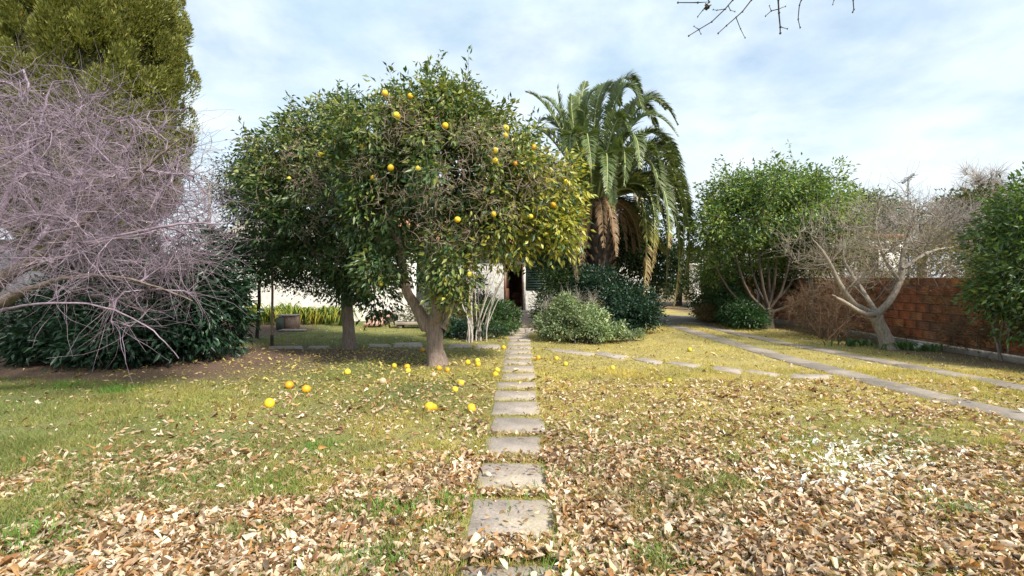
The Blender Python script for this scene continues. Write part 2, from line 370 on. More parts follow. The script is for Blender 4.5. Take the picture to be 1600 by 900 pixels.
def skeleton(limbs, targets, step=.28, tipr=.005, expo=.42, curve=.25, wob=.03, maxr=.09):
    """attach each target to the nearest point of the growing tree; returns polylines and node arrays"""
    pos = []; dr = []; par = []; host = []
    for P, r in limbs:
        T = unit(np.gradient(P, axis=0))
        for k in range(len(P)):
            par.append(len(pos)-1 if k else -1); pos.append(P[k]); dr.append(T[k]); host.append(r[k])
    n0 = len(pos); cap = n0+len(targets)*14+10
    POS = np.zeros((cap, 3)); POS[:n0] = pos; DR = np.zeros((cap, 3)); DR[:n0] = dr
    PAR = np.full(cap, -1); PAR[:n0] = par; n = n0
    lim = np.array(pos)
    d0 = np.array([np.min(((lim-t)**2).sum(1)) for t in targets])
    chains = []
    for ti in np.argsort(d0):
        t = targets[ti]; v = t-POS[:n]; d = np.sqrt((v**2).sum(1))+1e-6
        al = (v*DR[:n]).sum(1)/d
        j = int(np.argmin(d*(1.35-.45*al)))
        dist = d[j]
        m = min(12, max(2, int(dist/step)+1))
        c = POS[j]+DR[j]*dist*curve*1.4+np.array([0, 0, dist*.06])
        Q = bez(POS[j], .5*c+.5*(POS[j]+t)/2, t, m+1); Q[1:-1] += rng.normal(size=(m-1, 3))*wob*min(1, dist*2)
        ids = [j]
        for q in range(1, m+1):
            if n >= cap: break
            POS[n] = Q[q]; DR[n] = unit(Q[q]-Q[q-1]); PAR[n] = ids[-1]; ids.append(n); n += 1
        chains.append(ids)
    cnt = np.ones(n)
    for ids in chains: pass
    tips = np.zeros(n)
    for ids in chains: tips[ids[-1]] += 1
    for i in range(n-1, -1, -1):
        if PAR[i] >= 0: tips[PAR[i]] += tips[i]
    rad = np.clip(tipr*np.maximum(tips, 1)**expo, tipr, maxr)
    polys = []
    for ids in chains:
        rr = rad[ids].copy(); rr[0] = min(rr[0], rr[1]*1.15)
        polys.append((POS[ids], rr))
    return polys, POS[:n], DR[:n], n0

def twigs(starts, dirs, n, L, r, seg=5, wig=.35, out=None, grav=0., side=0):
    """n curved twigs from random nodes"""
    i = rng.integers(0, len(starts), n); res = []
    d = unit(dirs[i]*.9+rng.normal(size=(n, 3))*.62+(0 if out is None else out))
    ln = L*rng.uniform(.45, 1.3, n)
    for k in range(n):
        P = [starts[i[k]]]; v = d[k]; b = rng.normal(size=3)*wig
        for s in range(seg):
            v = unit(v+b/seg+rng.normal(size=3)*.13+np.array([0, 0, -grav/seg])); P.append(P[-1]+v*ln[k]/seg)
        P = np.array(P); P[:, 2] = np.maximum(P[:, 2], .02)
        res.append((P, np.linspace(r, r*.35, seg+1)*rng.uniform(.7, 1.2)))
    return res

# ------------------------------------------------------------------ ground
def gz(x, y): return .03*(fbm(np.asarray(x)*.35+5, np.asarray(y)*.35, 0, 3, 2)-.5)
def soil_mask(x, y):
    x = np.asarray(x, float); y = np.asarray(y, float)
    w = (fbm(x*.9, y*.9, 0, 21, 3)-.5)*1.3
    a = sstep(6.6, 7.6, y+w)*(1-sstep(10.2, 11.2, y+w))*(1-sstep(-4.6, -2.6, x+w))
    b = sstep(1.0, .55, np.hypot((x+3.2)/2.2, (y-9.7)/1.0)+w*.25)
    c = sstep(1.0, .5, np.hypot((x+1.4)/1.1, (y-8.6)/.7)+w*.25)*.5
    d = (1-sstep(-6.6, -5.6, x+w))*sstep(6.8, 7.6, y+w)
    e = sstep(7.4, 8.0, x+w*.5)*sstep(7, 8, y)
    return np.clip(np.maximum.reduce([a, b, c, d, e*.8]), 0, 1)
def lawn_col(x, y):
    n = fbm(x*.8, y*.8, 0, 31, 4); n2 = fbm(x*3, y*3, 0, 41, 3)
    yel = np.clip(sstep(-4.5, 2.5, x)*.55+.5*sstep(4, 8, y)*sstep(-2, 1, x)+(n-.5)*1.5, 0, 1)
    g = np.array([.20, .235, .075]); yl = np.array([.52, .43, .14])
    c = g*(1-yel[..., None])+yl*yel[..., None]
    return c*(.75+.5*n2[..., None])
xs = np.concatenate([[-400, -120, -50, -25], np.arange(-14, 12.01, .2), [25, 50, 120, 400]])
ys = np.concatenate([[-400, -120, -40, -12], np.arange(-4, 24.01, .2), [40, 80, 150, 400, 900]])
X, Y = np.meshgrid(xs, ys); Z = np.where((np.abs(X) < 14) & (Y > -4) & (Y < 24), gz(X, Y), 0.0)
V = np.stack([X, Y, Z], -1).reshape(-1, 3)
nx = len(xs); ny = len(ys); ii = (np.arange(ny-1)[:, None]*nx+np.arange(nx-1)[None, :]).reshape(-1)
Q = np.stack([ii, ii+1, ii+nx+1, ii+nx], -1)
col = lawn_col(X, Y)*.62; sm = soil_mask(X, Y)[..., None]
col = col*(1-sm)+np.array([.125, .078, .055])*(.75+.5*fbm(X*2, Y*2, 0, 9, 3))[..., None]*sm
lawn = link('ground', mesh_np('ground', V, [Q], M_ground, col.reshape(-1, 3), True)); tag(lawn, kind='structure')

# ------------------------------------------------------------------ paths
slab_poly = []         # world footprints, for keeping grass off
def slab(parent, pts, z=.010, th=.06, name='paving_slab', mat=None, seedj=.008):
    """one slab from its four ground corners, edges a little uneven"""
    pts = [np.array(p, float) for p in pts]; ring = []
    for a_, b_ in zip(pts, pts[1:]+pts[:1]):
        for t in (0, .33, .67):
            ring.append(a_+(b_-a_)*t+rng.normal(size=2)*seedj)
    ring = np.array(ring); c = ring.mean(0); n = len(ring)
    top = c+(ring-c)*(1-.012/np.maximum(np.linalg.norm(ring-c, axis=1, keepdims=True), .01)); zc = gz(c[0], c[1])+z+rng.normal()*.003
    tilt = rng.normal(size=2)*.008
    def zz(p): return zc+(p-c)@tilt
    V = np.vstack([np.c_[ring, np.full(n, zc-th)], np.c_[ring, zz(ring)-.009], np.c_[top, zz(top)]])
    V[:, :2] -= c
    j = np.arange(n); k = (j+1) % n
    Q = np.vstack([np.stack([j, k, k+n, j+n], -1), np.stack([j+n, k+n, k+2*n, j+2*n], -1)])
    T = np.array([list(range(2*n, 3*n))])
    slab_poly.append(ring)
    return link(name, mesh_np(name, V, [Q, T], mat or M_slab), parent, (c[0], c[1], 0))
path = empty('garden_path'); tag(path, kind='structure')
rows = [(1.95, 2.55), (2.77, 3.30), (3.45, 3.93), (4.12, 4.62), (4.75, 5.25), (5.38, 5.91), (5.99, 6.48), (6.6, 7.05), (7.17, 7.65)]
y = 7.80
while y < 13.2: rows.append((y, y+.50)); y += .64
for a_, b_ in rows:
    cx = lambda d: -.0118*CH+(d-0)*.0212-.045-.02
    w = .265+rng.normal()*.008; s = rng.normal()*.015
    slab(path, [(cx(a_)-w+s, a_), (cx(a_)+w+s, a_), (cx(b_)+w+s, b_), (cx(b_)-w+s, b_)])
side = empty('side_path'); tag(side, kind='structure')
for q in ([(848, 546), (868, 545), (932, 553), (918, 557)], [(925, 553), (940, 550), (986, 558), (968, 563)], [(990, 563), (1003, 560), (1037, 566), (1026, 571)],
          [(1040, 568), (1052, 566), (1097, 571), (1086, 576)], [(1109, 578), (1118, 572), (1166, 578), (1156, 586)], [(1158, 582), (1172, 578), (1226, 586), (1212, 590)], [(1233, 592), (1240, 585), (1304, 587), (1292, 595)]):
    slab(side, [gp(*p) for p in (q[0], q[3], q[2], q[1])], .010)
cross = empty('cross_path'); tag(cross, kind='structure')
for x0, x1, y0, y1 in ((418, 474, 541, 546), (480, 516, 541, 545), (574, 612, 537, 542), (614, 660, 535, 543), (700, 738, 538, 544), (741, 783, 539, 545)):
    slab(cross, [gp(x0, y1), gp(x1, y1), gp(x1-2, y0), gp(x0+3, y0)], .010)
# driveway: two concrete tracks of cast lengths and the apron by the house
drive = empty('driveway'); tag(drive, kind='structure')
def track(xf, w, y0, y1, dl):
    y = y0
    while y < y1:
        e = min(y+dl, y1)
        slab(drive, [(xf(y)-w/2, y+.006), (xf(y)+w/2, y+.006), (xf(e)+w/2, e-.006), (xf(e)-w/2, e-.006)], .012, name='track_slab', mat=M_drive, seedj=.004)
        y = e
track(lambda y: float(np.interp(y, [1, 4, 5.25, 6.67, 9, 16], [6.6, 5.80, 5.50, 5.26, 5.09, 5.07])), .48, 1.0, 16.0, 1.25)
track(lambda y: 6.15+.85*sstep(13, 5.5, y)+.25*max(0, 5.5-y), .44, 1.0, 16.0, 1.25)
slab(drive, [(4.3, 16.0), (6.9, 16.0), (7.3, 21.3), (3.7, 21.3)], .02, name='apron', mat=M_drive)
slab_arr = [(p.min(0), p.max(0), p) for p in slab_poly]
def on_slab(x, y, pad=0.):
    m = np.zeros(len(x), bool)
    for lo, hi, p in slab_arr:
        c = (x > lo[0]-pad) & (x < hi[0]+pad) & (y > lo[1]-pad) & (y < hi[1]+pad)
        if not c.any(): continue
        idx = np.nonzero(c)[0]; ins = np.ones(len(idx), bool)
        n = len(p)
        k = np.roll(p, -3, 0)
        q = p[::3]; qn = np.roll(q, -1, 0)
        for a_, b_ in zip(q, qn):
            e = b_-a_; nn_ = np.array([-e[1], e[0]])/np.hypot(*e)
            ins &= ((np.c_[x[idx], y[idx]]-a_)@nn_) > -pad
        m[idx[ins]] = True
    return m

# ------------------------------------------------------------------ walls and buildings
# left boundary wall and the whitewashed wall behind the trees
lw = empty('boundary_wall', (-12.3, 9, 0), 'pale grey rendered wall at the far left behind the bare tree', 'wall')
box_obj('wall_panel', (-.12, -11, 0, .12, 7.9, 2.35), M_white2, lw); box_obj('coping', (-.16, -11, 2.352, .16, 7.9, 2.42), M_slab, lw)
ww = empty('garden_wall', (-7, 17.1, 0), 'whitewashed masonry wall behind the strap-leaved plants', 'wall')
def wavy_wall(name, x0, x1, y, z1, mat, parent, th=.24):
    gx = np.arange(x0, x1+.01, .16); gzv = np.arange(0, z1+.01, .1); n, m = len(gx), len(gzv)
    A, B = np.meshgrid(gx, gzv); D = y-.035*fbm(A*1.2, B*2.2, 0, 61, 4)
    V = np.stack([A, D, B], -1).reshape(-1, 3); i = (np.arange(m-1)[:, None]*n+np.arange(n-1)).reshape(-1)
    Q = np.stack([i, i+1, i+n+1, i+n], -1)
    bV, bQ = boxes([(x0, y+.001, 0, x1, y+th, z1)])
    return link(name, mesh_np(name, np.vstack([V, bV]), [Q, bQ+len(V)], mat), parent)
wavy_wall('wall_panel', -5.1, 3.6, 0, 2.3, M_white, ww)
box_obj('coping', (-5.15, -.06, 2.302, 3.6, .3, 2.38), M_slab, ww)

# neighbour's roof beyond the white wall
def tiled_roof(name, x0, x1, y0, z0, y1, z1, parent, mat, pitch=.24):
    n = max(4, int((x1-x0)/pitch*6)); m = max(3, int(abs(y1-y0)/.38))
    u = np.linspace(x0, x1, n+1); V = []
    for j in range(m+1):
        for e in (0, 1):
            t = j/m if e == 0 else min(1, (j+1)/m)
            zz = z0+(z1-z0)*t+(.03 if e == 0 else .0)+.05*np.abs(np.sin((u-x0)/pitch*np.pi))
            V.append(np.stack([u, np.full(n+1, y0+(y1-y0)*t), zz], -1))
    V = np.concatenate(V); Q = []
    for j in range(m*2):
        i = np.arange(n)+j*(n+1); Q.append(np.stack([i, i+1, i+n+2, i+n+1], -1))
    return link(name, mesh_np(name, V, [np.concatenate(Q)], mat, None, True), parent)
nb = empty('neighbour_house', (-10, 27, 0), "neighbour's house with clay tile roof seen between the left trees", 'house')
box_obj('wall', (-5, -2, 0, 4, 4, 3.3), M_white2, nb); tiled_roof('roof', -5.4, 4.4, -2.5, 3.2, 1, 4.9, nb, M_column); tiled_roof('roof', -5.4, 4.4, 4.5, 3.2, 1, 4.9, nb, M_tile)

# the house at the end of the path
hs = empty('house', (0, 21.6, 0), 'low whitewashed house with an open dark doorway at the end of the garden path', 'house')
zt = 2.75; fl = .10
for x0, x1, z0, z1 in ((-6.6, -.36, 0, zt), (-.36, .50, 2.13, zt), (.50, .60, 0, zt), (.60, 1.95, 0, .94), (.60, 1.95, 2.0, zt), (1.95, 3.0, 0, zt), (3.0, 4.3, 0, .95), (3.0, 4.3, 2.0, zt), (4.3, 6.2, 0, zt)):
    wavy_wall('wall', x0, x1, 0, z1, M_white, hs) if z0 == 0 else box_obj('wall', (x0, -.02, z0, x1, .24, z1), M_white, hs)
box_obj('wall', [(-6.6, .25, 0, -6.36, 7.8, zt), (5.96, .25, 0, 6.2, 7.8, zt), (-6.6, 7.8, 0, 6.2, 8.0, zt)], M_white, hs)
box_obj('wall', [(-1.6, 2.9, fl, 2.6, 3.0, zt)], M_wood2, hs)
box_obj('floor', (-6.3, .25, 0, 5.9, 7.7, fl), M_paver, hs); box_obj('ceiling', (-6.7, -.35, zt+.003, 6.3, 8.1, zt+.08), M_wood, hs)
box_obj('fascia', (-6.9, -.46, 2.70, 6.5, -.40, 2.90), M_wood, hs)
tiled_roof('roof', -6.9, 6.5, -.55, 2.86, 3.9, 4.7, hs, M_tile); tiled_roof('roof', -6.9, 6.5, 8.7, 2.86, 3.9, 4.7, hs, M_tile)
box_obj('door_frame', [(-.36, .02, fl, -.30, .2, 2.13), (.44, .02, fl, .50, .2, 2.13), (-.30, .02, 2.07, .44, .2, 2.13)], M_wood, hs)
door = box_obj('door', [(0, 0, 0, .80, .045, 1.95)], M_wood2, hs, (-.29, .22, fl+.01), (0, 0, R(72)))
box_obj('door_panel', [(.1, -.012, .15, .7, -.001, .8), (.1, -.012, .95, .7, -.001, 1.8)], M_wood, door)
box_obj('handle', [(.70, -.06, 1.0, .74, -.013, 1.04)], M_metal, door)
wnd = box_obj('window_shutter', [(.605, .05, .94, 1.945, .09, 2.0)], M_shutter, hs)
for k in range(9): box_obj('slat', [(.65, .025, 1.0+k*.11, 1.90, .052, 1.07+k*.11)], M_shutter, wnd)
w2 = box_obj('window', [(3.0, .08, .95, 4.3, .12, 2.0)], M_glass, hs); box_obj('frame', [(3.0, .03, .95, 3.06, .079, 2.0), (4.24, .03, .95, 4.3, .079, 2.0), (3.62, .03, .95, 3.68, .079, 2.0), (3.061, .03, .95, 3.619, .079, 1.01), (3.681, .03, 1.94, 4.239, .079, 2.0)], M_wood, w2)
box_obj('chimney', [(6.0, 2.0, 2.9, 6.45, 2.5, 6.15), (5.94, 1.94, 6.152, 6.51, 2.56, 6.3)], rough_mat('beige_chimney_render', (.42, .36, .24), (.6, .52, .38), 3, .3), hs)
box_obj('threshold_step', [(-.75, -1.2, 0, 1.0, -.03, .09)], M_slab, hs)
# chest inside the doorway
ch = empty('wooden_chest', (.02, 23.2, fl), 'brown wooden chest inside the open doorway', 'chest')
box_obj('chest_body', (-.4, -.25, .06, .4, .25, .72), M_wood2, ch); box_obj('chest_top', (-.43, -.28, .722, .43, .28, .76), M_wood, ch)
for k in range(2):
    dw = box_obj('drawer', (-.35, -.275, .1+k*.31, .35, -.252, .37+k*.31), M_wood, ch); box_obj('knob', (-.03, -.30, .22+k*.31, .03, -.276, .26+k*.31), M_metal, dw)
# paved approach between the planted beds, one step up
ap = empty('entrance_paving'); tag(ap, kind='structure')
yy = 13.35
while yy < 20.3:
    rise = .0 if yy < 14.4 else .05
    for k in range(4 if yy > 14.4 else 3):
        n = 4 if yy > 14.4 else 3; w = 1.2/4 if n == 4 else .84/3; x0 = .235-(n*w)/2+k*w
        slab(ap, [(x0+.004, yy+.005), (x0+w-.004, yy+.005), (x0+w-.004, yy+.42), (x0+.004, yy+.42)], .025+rise, .1, 'paver', M_paver if n == 4 else M_slab, .004)
    yy += .43

# terracotta boundary wall on the right, hollow bricks laid in courses
BX = 8.95
bw = empty('brick_wall', (BX, 10, 0), 'low wall of red hollow clay bricks along the right side of the garden', 'wall')
cols_y = [3.0, 7.0, 14.6, 17.6, 20.4]
box_obj('mortar_core', [(.03, -7, 0, .17, 10.5, 1.52)], M_mortar, bw)
box_obj('footing', [(-.06, -7.1, 0, .029, 10.6, .14)], M_column, bw)
for cy in cols_y: box_obj('concrete_column', [(-.02, cy-10-.12, .0, .20, cy-10+.12, 1.50)], M_mortar, bw)
def hollow_brick(mat, k):
    # profile in (x,z): grooved outer face
    prof = [(.05, 0.0), (.0, .002)]
    for g in range(4):
        z = .008+g*.042; prof += [(0, z), (.0, z+.028), (.006, z+.031), (.006, z+.039)]
    prof += [(.0, .176), (.05, .178)]
    pr = np.array(prof); n = len(pr); L = .325
    V = np.vstack([np.c_[pr[:, 0], np.zeros(n), pr[:, 1]], np.c_[pr[:, 0], np.full(n, L), pr[:, 1]]])
    j = np.arange(n); k2 = (j+1) % n
    Q = np.stack([j, j+n, k2+n, k2], -1)
    return mesh_np('brick', V, [Q, np.array([list(range(n))]), np.array([list(range(2*n-1, n-1, -1))])], mat)
bm_ = [hollow_brick(m, 0) for m in M_brick]
cand = []
for r_ in range(8):
    y = 3.0-(.165 if r_ % 2 else 0)
    while y < 20.2:
        if all(abs(y+.162-c) > .30 for c in cols_y): cand.append((abs(y-10.3), y, r_))
        y += .338
cand.sort()
for d_, y, r_ in cand[:300]:
    link('brick', bm_[int(rng.choice(4, p=[.42, .22, .22, .14]))], bw, (rng.normal()*.003-.012, y-10, .01+r_*.189), (rng.normal()*.006, 0, rng.normal()*.008))
if cand[300:]:
    src = bm_[0]; v = np.array([x.co[:] for x in src.vertices]); Vs = []; q4 = []; ng_ = []; n = 0
    for d_, y, r_ in cand[300:]:
        Vs.append(v+np.array([-.012, y-10, .01+r_*.189]))
    fs = [np.array(p.vertices[:]) for p in src.polygons]
    F4 = np.concatenate([np.array([f for f in fs if len(f) == 4])+len(v)*i for i in range(len(Vs))])
    FN = np.concatenate([np.array([f for f in fs if len(f) != 4])+len(v)*i for i in range(len(Vs))])
    o = link('far_bricks', mesh_np('far_bricks', np.concatenate(Vs), [F4, FN], M_brick[0]), bw); o['kind'] = 'stuff'

# neighbour's white building beyond the brick wall, with the aerial
wb = empty('white_building', (13.5, 22, 0), 'white rendered building with windows beyond the brick wall', 'building')
box_obj('wall', (-2.2, 0, 0, 4.2, 6, 3.35), M_white, wb); box_obj('roof', (-2.35, -.12, 3.352, 4.35, 6.1, 3.5), M_tile, wb)
for x in (-1.5, .1, 2.2):
    f = box_obj('window', (x, -.03, 1.9, x+.8, -.002, 2.9), M_glass, wb); box_obj('frame', [(x-.05, -.05, 1.85, x, -.003, 2.95), (x+.8, -.05, 1.85, x+.85, -.003, 2.95), (x+.002, -.05, 1.85, x+.798, -.031, 1.9), (x+.002, -.05, 2.9, x+.798, -.031, 2.95)], M_wood2, f)
box_obj('downpipe', (1.4, -.1, 0, 1.5, -.003, 3.35), M_metal, wb)
an = empty('tv_antenna', (16.3, 20.0, 0), 'thin mast with a flat aerial above the bare tree on the right', 'antenna')
tube_obj('mast', [(np.array([(0, 0, 0), (0, 0, 3.0), (-.02, 0, 5.55)]), np.array([.035, .03, .022]))], M_metal, an)
tube_obj('boom', [(np.array([(-.25, 0, 5.42), (.22, 0, 5.8)]), np.array([.05, .05]))], M_metal, an)
tube_obj('rod', [(np.array([(-.15+q*.12, -.35, 5.5+q*.095), (-.15+q*.12, .35, 5.5+q*.095)]), np.array([.012, .012])) for q in range(3)], M_metal, an)

# white gate pillar at the end of the drive
gpil = empty('gate_pillar', (8.75, 23.3, 0), 'white rendered pillar at the far end of the drive', 'pillar')
pv = []
V, Q = tubes([(np.array([(0, 0, 0), (.02, 0, .8), (-.02, 0, 1.7), (0, 0, 2.1)]), np.array([.30, .27, .23, .22]))], 10)
link('shaft', mesh_np('shaft', V, [Q], M_white, None, True), gpil); box_obj('cap', (-.3, -.3, 2.1, .3, .3, 2.22), M_white, gpil)

# small brick utility box, loose slabs, terracotta ramp, pole
ub = empty('utility_box', (*gp(443, 516), 0), 'small low brick meter box with a grey-green door on the grass', 'utility box')
box_obj('box_body', (-.05, 0, 0, .32, .45, .40), M_paver, ub, rot=(0, 0, R(8))); box_obj('box_door', (-.20, -.02, .02, -.052, .42, .37), M_greenbox, ub, rot=(0, 0, R(8)))
box_obj('box_door', (-.19, -.035, .03, .02, -.022, .36), M_greenbox, ub, rot=(0, 0, R(8)))
box_obj('box_lid', (-.21, -.03, .402, .34, .46, .435), M_slab, ub, rot=(0, 0, R(8)), bevel=.01)
st = box_obj('flat_stone', (-.35, -.15, 0, .35, .15, .06), M_slab, None, (*gp(458, 518), 0), (0, 0, R(5)), .02); tag(st, 'small flat grey stone on the grass beside the meter box', 'stone')
rp_ = empty('terracotta_ramp', (*gp(582, 512), 0), 'sloping stack of reddish clay slabs beyond the left citrus trunk', 'ramp')
for k in range(4): box_obj('clay_slab', (-.3, 0, 0, .25, .34, .06), M_clay, rp_, (.02*k, k*.30, .05+k*.08), (R(12), 0, R(-8)), .008)
box_obj('ramp_base', (-.25, .15, 0, .2, 1.3, .17), M_paver, rp_)
bn = empty('stone_bench', (*gp(640, 513), 0), 'low grey stone slab bench near the white house wall', 'bench')
box_obj('bench_top', (-.55, 0, .10, .6, .45, .18), M_slab, bn, bevel=.015); box_obj('bench_foot', (-.4, .05, 0, -.25, .4, .098), M_column, bn); box_obj('bench_foot', (.3, .05, 0, .45, .4, .098), M_column, bn)
pb = empty('planter_box', (*gp(603, 503), 0), 'low dark planter with green leaves beside the stone bench', 'planter')
box_obj('trough', (-.35, 0, 0, .3, .3, .28), M_dark_bark, pb, bevel=.01)
pl = empty('metal_pole', (*gp(425, 541), 0), 'thin rusty pole with a black foot standing on the lawn left of the citrus trunks', 'pole')
tube_obj('pole_shaft', [(np.array([(0, 0, .22), (.01, 0, 1.2), (0, 0, 2.4)]), np.array([.028, .026, .026]))], M_rust, pl, 8)
tube_obj('pole_foot', [(np.array([(0, 0, 0), (0, 0, .25)]), np.array([.036, .036]))], M_dark_bark, pl, 8)

# ------------------------------------------------------------------ trees
GREEN = [(.045, .095, .038), (.065, .125, .042), (.13, .18, .055), (.03, .06, .028), (.24, .26, .065)]
def fruit_mesh():
    n, m = 10, 14; V = [(0, 0, .96)]
    for i in range(1, n):
        t = math.pi*i/n
        for j in range(m):
            p = 2*math.pi*j/m; r = 1+.02*math.sin(3*p+i)+.015*math.cos(5*p)
            V.append((math.sin(t)*math.cos(p)*r, math.sin(t)*math.sin(p)*r, math.cos(t)*.95-(.03 if i == 1 else 0)))
    V.append((0, 0, -.95)); Q = []; T = []
    for j in range(m): T += [(0, 1+j, 1+(j+1) % m), (len(V)-1, 1+(n-2)*m+(j+1) % m, 1+(n-2)*m+j)]
    for i in range(n-2):
        for j in range(m): Q.append((1+i*m+j, 1+(i+1)*m+j, 1+(i+1)*m+(j+1) % m, 1+i*m+(j+1) % m))
    me = mesh_np('orange', np.array(V), [T, Q], M_fruit, None, True); return me
FR = fruit_mesh(); FRr = FR.copy(); FRr.materials.clear(); FRr.materials.append(M_rot)
def hang_fruit(parent, pts, r=.05):
    for p in pts:
        p = p+np.array([0, rng.uniform(.0, .45), 0])
        link('fruit', FR, parent, tuple(p), (rng.random()*6, rng.random()*6, 0), [r*q for q in rng.uniform(.78, 1.12)*np.array([1, rng.uniform(.93, 1.05), rng.uniform(.9, 1.02)])])

def cit_trunk(pts, rad, parent, sides=14, flute=.12, name='trunk', mat=None):
    rad = list(rad)
    if name == 'limb': rad[-1] = min(rad[-1], .006)
    P, r = smooth_line(pts, rad, 6, .004)
    V, Q = tubes([(P, r)], sides)
    n = len(P); a_ = np.tile(np.arange(sides), n)/sides*2*np.pi; h = np.repeat(P[:, 2], sides); rr = np.repeat(r, sides)
    c = np.repeat(P, sides, 0); k = 1+flute*(np.sin(a_*3+h*1.1)*.6+np.sin(a_*5+1.3+h*.5)*.5)+.10*(noise(a_*1.5, h*3, 0, 3)-.5)
    V = c+(V-c)*k[:, None]
    link(name, mesh_np(name, V, [Q], mat or M_bark, None, True), parent)
    return P, r

# --- near citrus tree
TA = (-1.30, 8.44)
tA = empty('citrus_tree', (*TA, 0), 'large orange tree with fluted forked trunk, yellowing leaves and fruit, beside the stepping stones', 'tree')
def loc(L): return [(x-TA[0], y-TA[1], z) for x, y, z in L]
def L2(p): return np.array(p, float)
trunkA = [at(683, 572, 8.44), at(680, 545, 8.44), at(678, 520, 8.45), at(676, 505, 8.45)]
oA = np.array([TA[0], TA[1], 0])
P0, r0 = cit_trunk(np.array(trunkA)-oA-np.array([0, 0, .03]), [.20, .138, .142, .14], tA, 18, .16)
limbA = [([at(668, 512, 8.42), at(650, 480, 8.35), at(634, 450, 8.3), at(627, 400, 8.3), at(612, 340, 8.2), at(600, 270, 8.0)], [.12, .09, .078, .068, .055, .035]),
         ([at(672, 512, 8.45), at(683, 480, 8.3), at(672, 440, 8.25), at(664, 400, 8.4), at(690, 330, 8.5), at(700, 240, 8.5)], [.12, .09, .08, .07, .055, .035]),
         ([at(687, 515, 8.5), at(697, 490, 8.6), at(715, 445, 8.8), at(745, 380, 8.7), at(790, 300, 8.6)], [.12, .10, .075, .06, .035]),
         ([at(683, 470, 8.4), at(676, 420, 8.9), at(650, 360, 9.2), at(640, 280, 9.3)], [.06, .055, .05, .03])]
limbsW = []
for P, r in limbA:
    Pw, rw = cit_trunk(np.array(P)-oA, r, tA, 10, .06, 'limb'); limbsW.append((Pw, rw))
def E(px, py, d, rx, ry, rz, o): c = at(px, py, d)-o; return (*c, rx, ry, rz)
ellA = [E(712, 268, 8.6, 1.58, 1.7, 1.22, oA), E(672, 185, 8.6, .85, 1.2, .62, oA), E(722, 182, 8.7, .62, 1.1, .48, oA), E(778, 262, 8.4, .78, 1.1, .68, oA), E(850, 300, 8.3, .68, .9, .62, oA), E(800, 350, 8.2, .95, .9, .60, oA),
        E(610, 225, 8.4, .9, 1.2, .75, oA), E(760, 330, 8.4, .8, .9, .7, oA), E(700, 405, 7.7, .46, .42, .62, oA), E(585, 325, 8.3, .6, .8, .7, oA), E(705, 460, 7.75, .28, .3, .36, oA), E(598, 415, 7.9, .35, .4, .4, oA), E(875, 355, 8.1, .32, .5, .45, oA), E(560, 260, 8.2, .4, .7, .5, oA)]
PA, OA, rA = crown_points(ellA, 1350, .60, .42, 4)
skA, nA, dA, n0A = skeleton(limbsW, PA, .26, .0042, .40)
tube_obj('branch', skA, M_bark, tA, 3)
okA = (PA[:, 2] > .95)
def colA(P, c):
    s = sstep(.5, 2.2, P[:, 0]-.42*P[:, 2]+1.25+rng.normal(0, .45, len(P)))*(rng.random(len(P)) < .62)
    t = sstep(2.8, 4.4, P[:, 2])*.32*(rng.random(len(P)) < .5)
    k = np.maximum(s*.85, t)[:, None]
    return c*(1-k)+np.array([.46, .43, .07])*rng.uniform(.6, 1.25, (len(P), 1))*k
foliage(PA[okA], OA[okA], 31, .19, .115, .42, GREEN, [3, 3, 2.2, 1.8, 1.0], M_leaf, 'crown', tA, .45, .7, colA)
shoots(PA, OA, 95, tA, .105, .36, GREEN, [3, 3, 2, 2, .8], M_leaf)
# tangles of dead twigs inside and over the crown
def dead_twigs(parent, o, spots, mat, n=60, L=.34, spread=.22, name='dead_twigs'):
    polys = []
    for px, py, d in spots:
        c = at(px, py, d)-o
        S = c+rng.normal(size=(n, 3))*np.array([spread, spread*.7, spread])
        D = unit(rng.normal(size=(n, 3))+np.array([0, 0, -.6]))
        polys += twigs(S, D, n, L, .0035, 4, .9)
    return tube_obj(name, polys, mat, parent, 3)
M_dead = rough_mat('dead_twig', (.24, .17, .13), (.46, .37, .30), 9, .3, .95)
dead_twigs(tA, oA, [(745, 205, 7.0), (725, 225, 6.9), (770, 215, 6.9), (640, 185, 7.2), (625, 170, 7.3), (665, 200, 7.0), (785, 245, 7.0), (860, 260, 7.5), (870, 275, 7.5), (700, 290, 6.9), (680, 270, 6.9), (760, 300, 7.1), (640, 300, 7.0), (560, 260, 7.4), (655, 345, 7.2),
                    (720, 375, 7.5), (745, 400, 7.7), (740, 360, 7.5), (690, 360, 7.2), (600, 300, 7.3), (800, 320, 7.1), (820, 285, 7.1), (670, 310, 7.0), (735, 265, 6.9), (610, 210, 7.2)], M_dead, 50, .22, .15)

hang_fruit(tA, [at(px, py, d)-oA for px, py, d in ((690, 183, 6.95), (835, 228, 7.4), (835, 266, 7.4), (824, 279, 7.5), (857, 274, 7.3), (886, 281, 7.4), (773, 229, 6.8), (790, 188, 7.0), (733, 428, 7.3), (687, 437, 7.2),
    (614, 172, 7.1), (601, 145, 7.3), (618, 178, 7.1), (572, 270, 7.2), (588, 443, 7.5), (555, 218, 7.3), (790, 205, 7.0), (652, 262, 6.9), (773, 246, 6.9), (712, 340, 6.9), (606, 258, 7.1), (640, 148, 7.3), (867, 315, 7.3), (830, 335, 7.2), (770, 330, 7.1), (805, 245, 7.0))], .047)

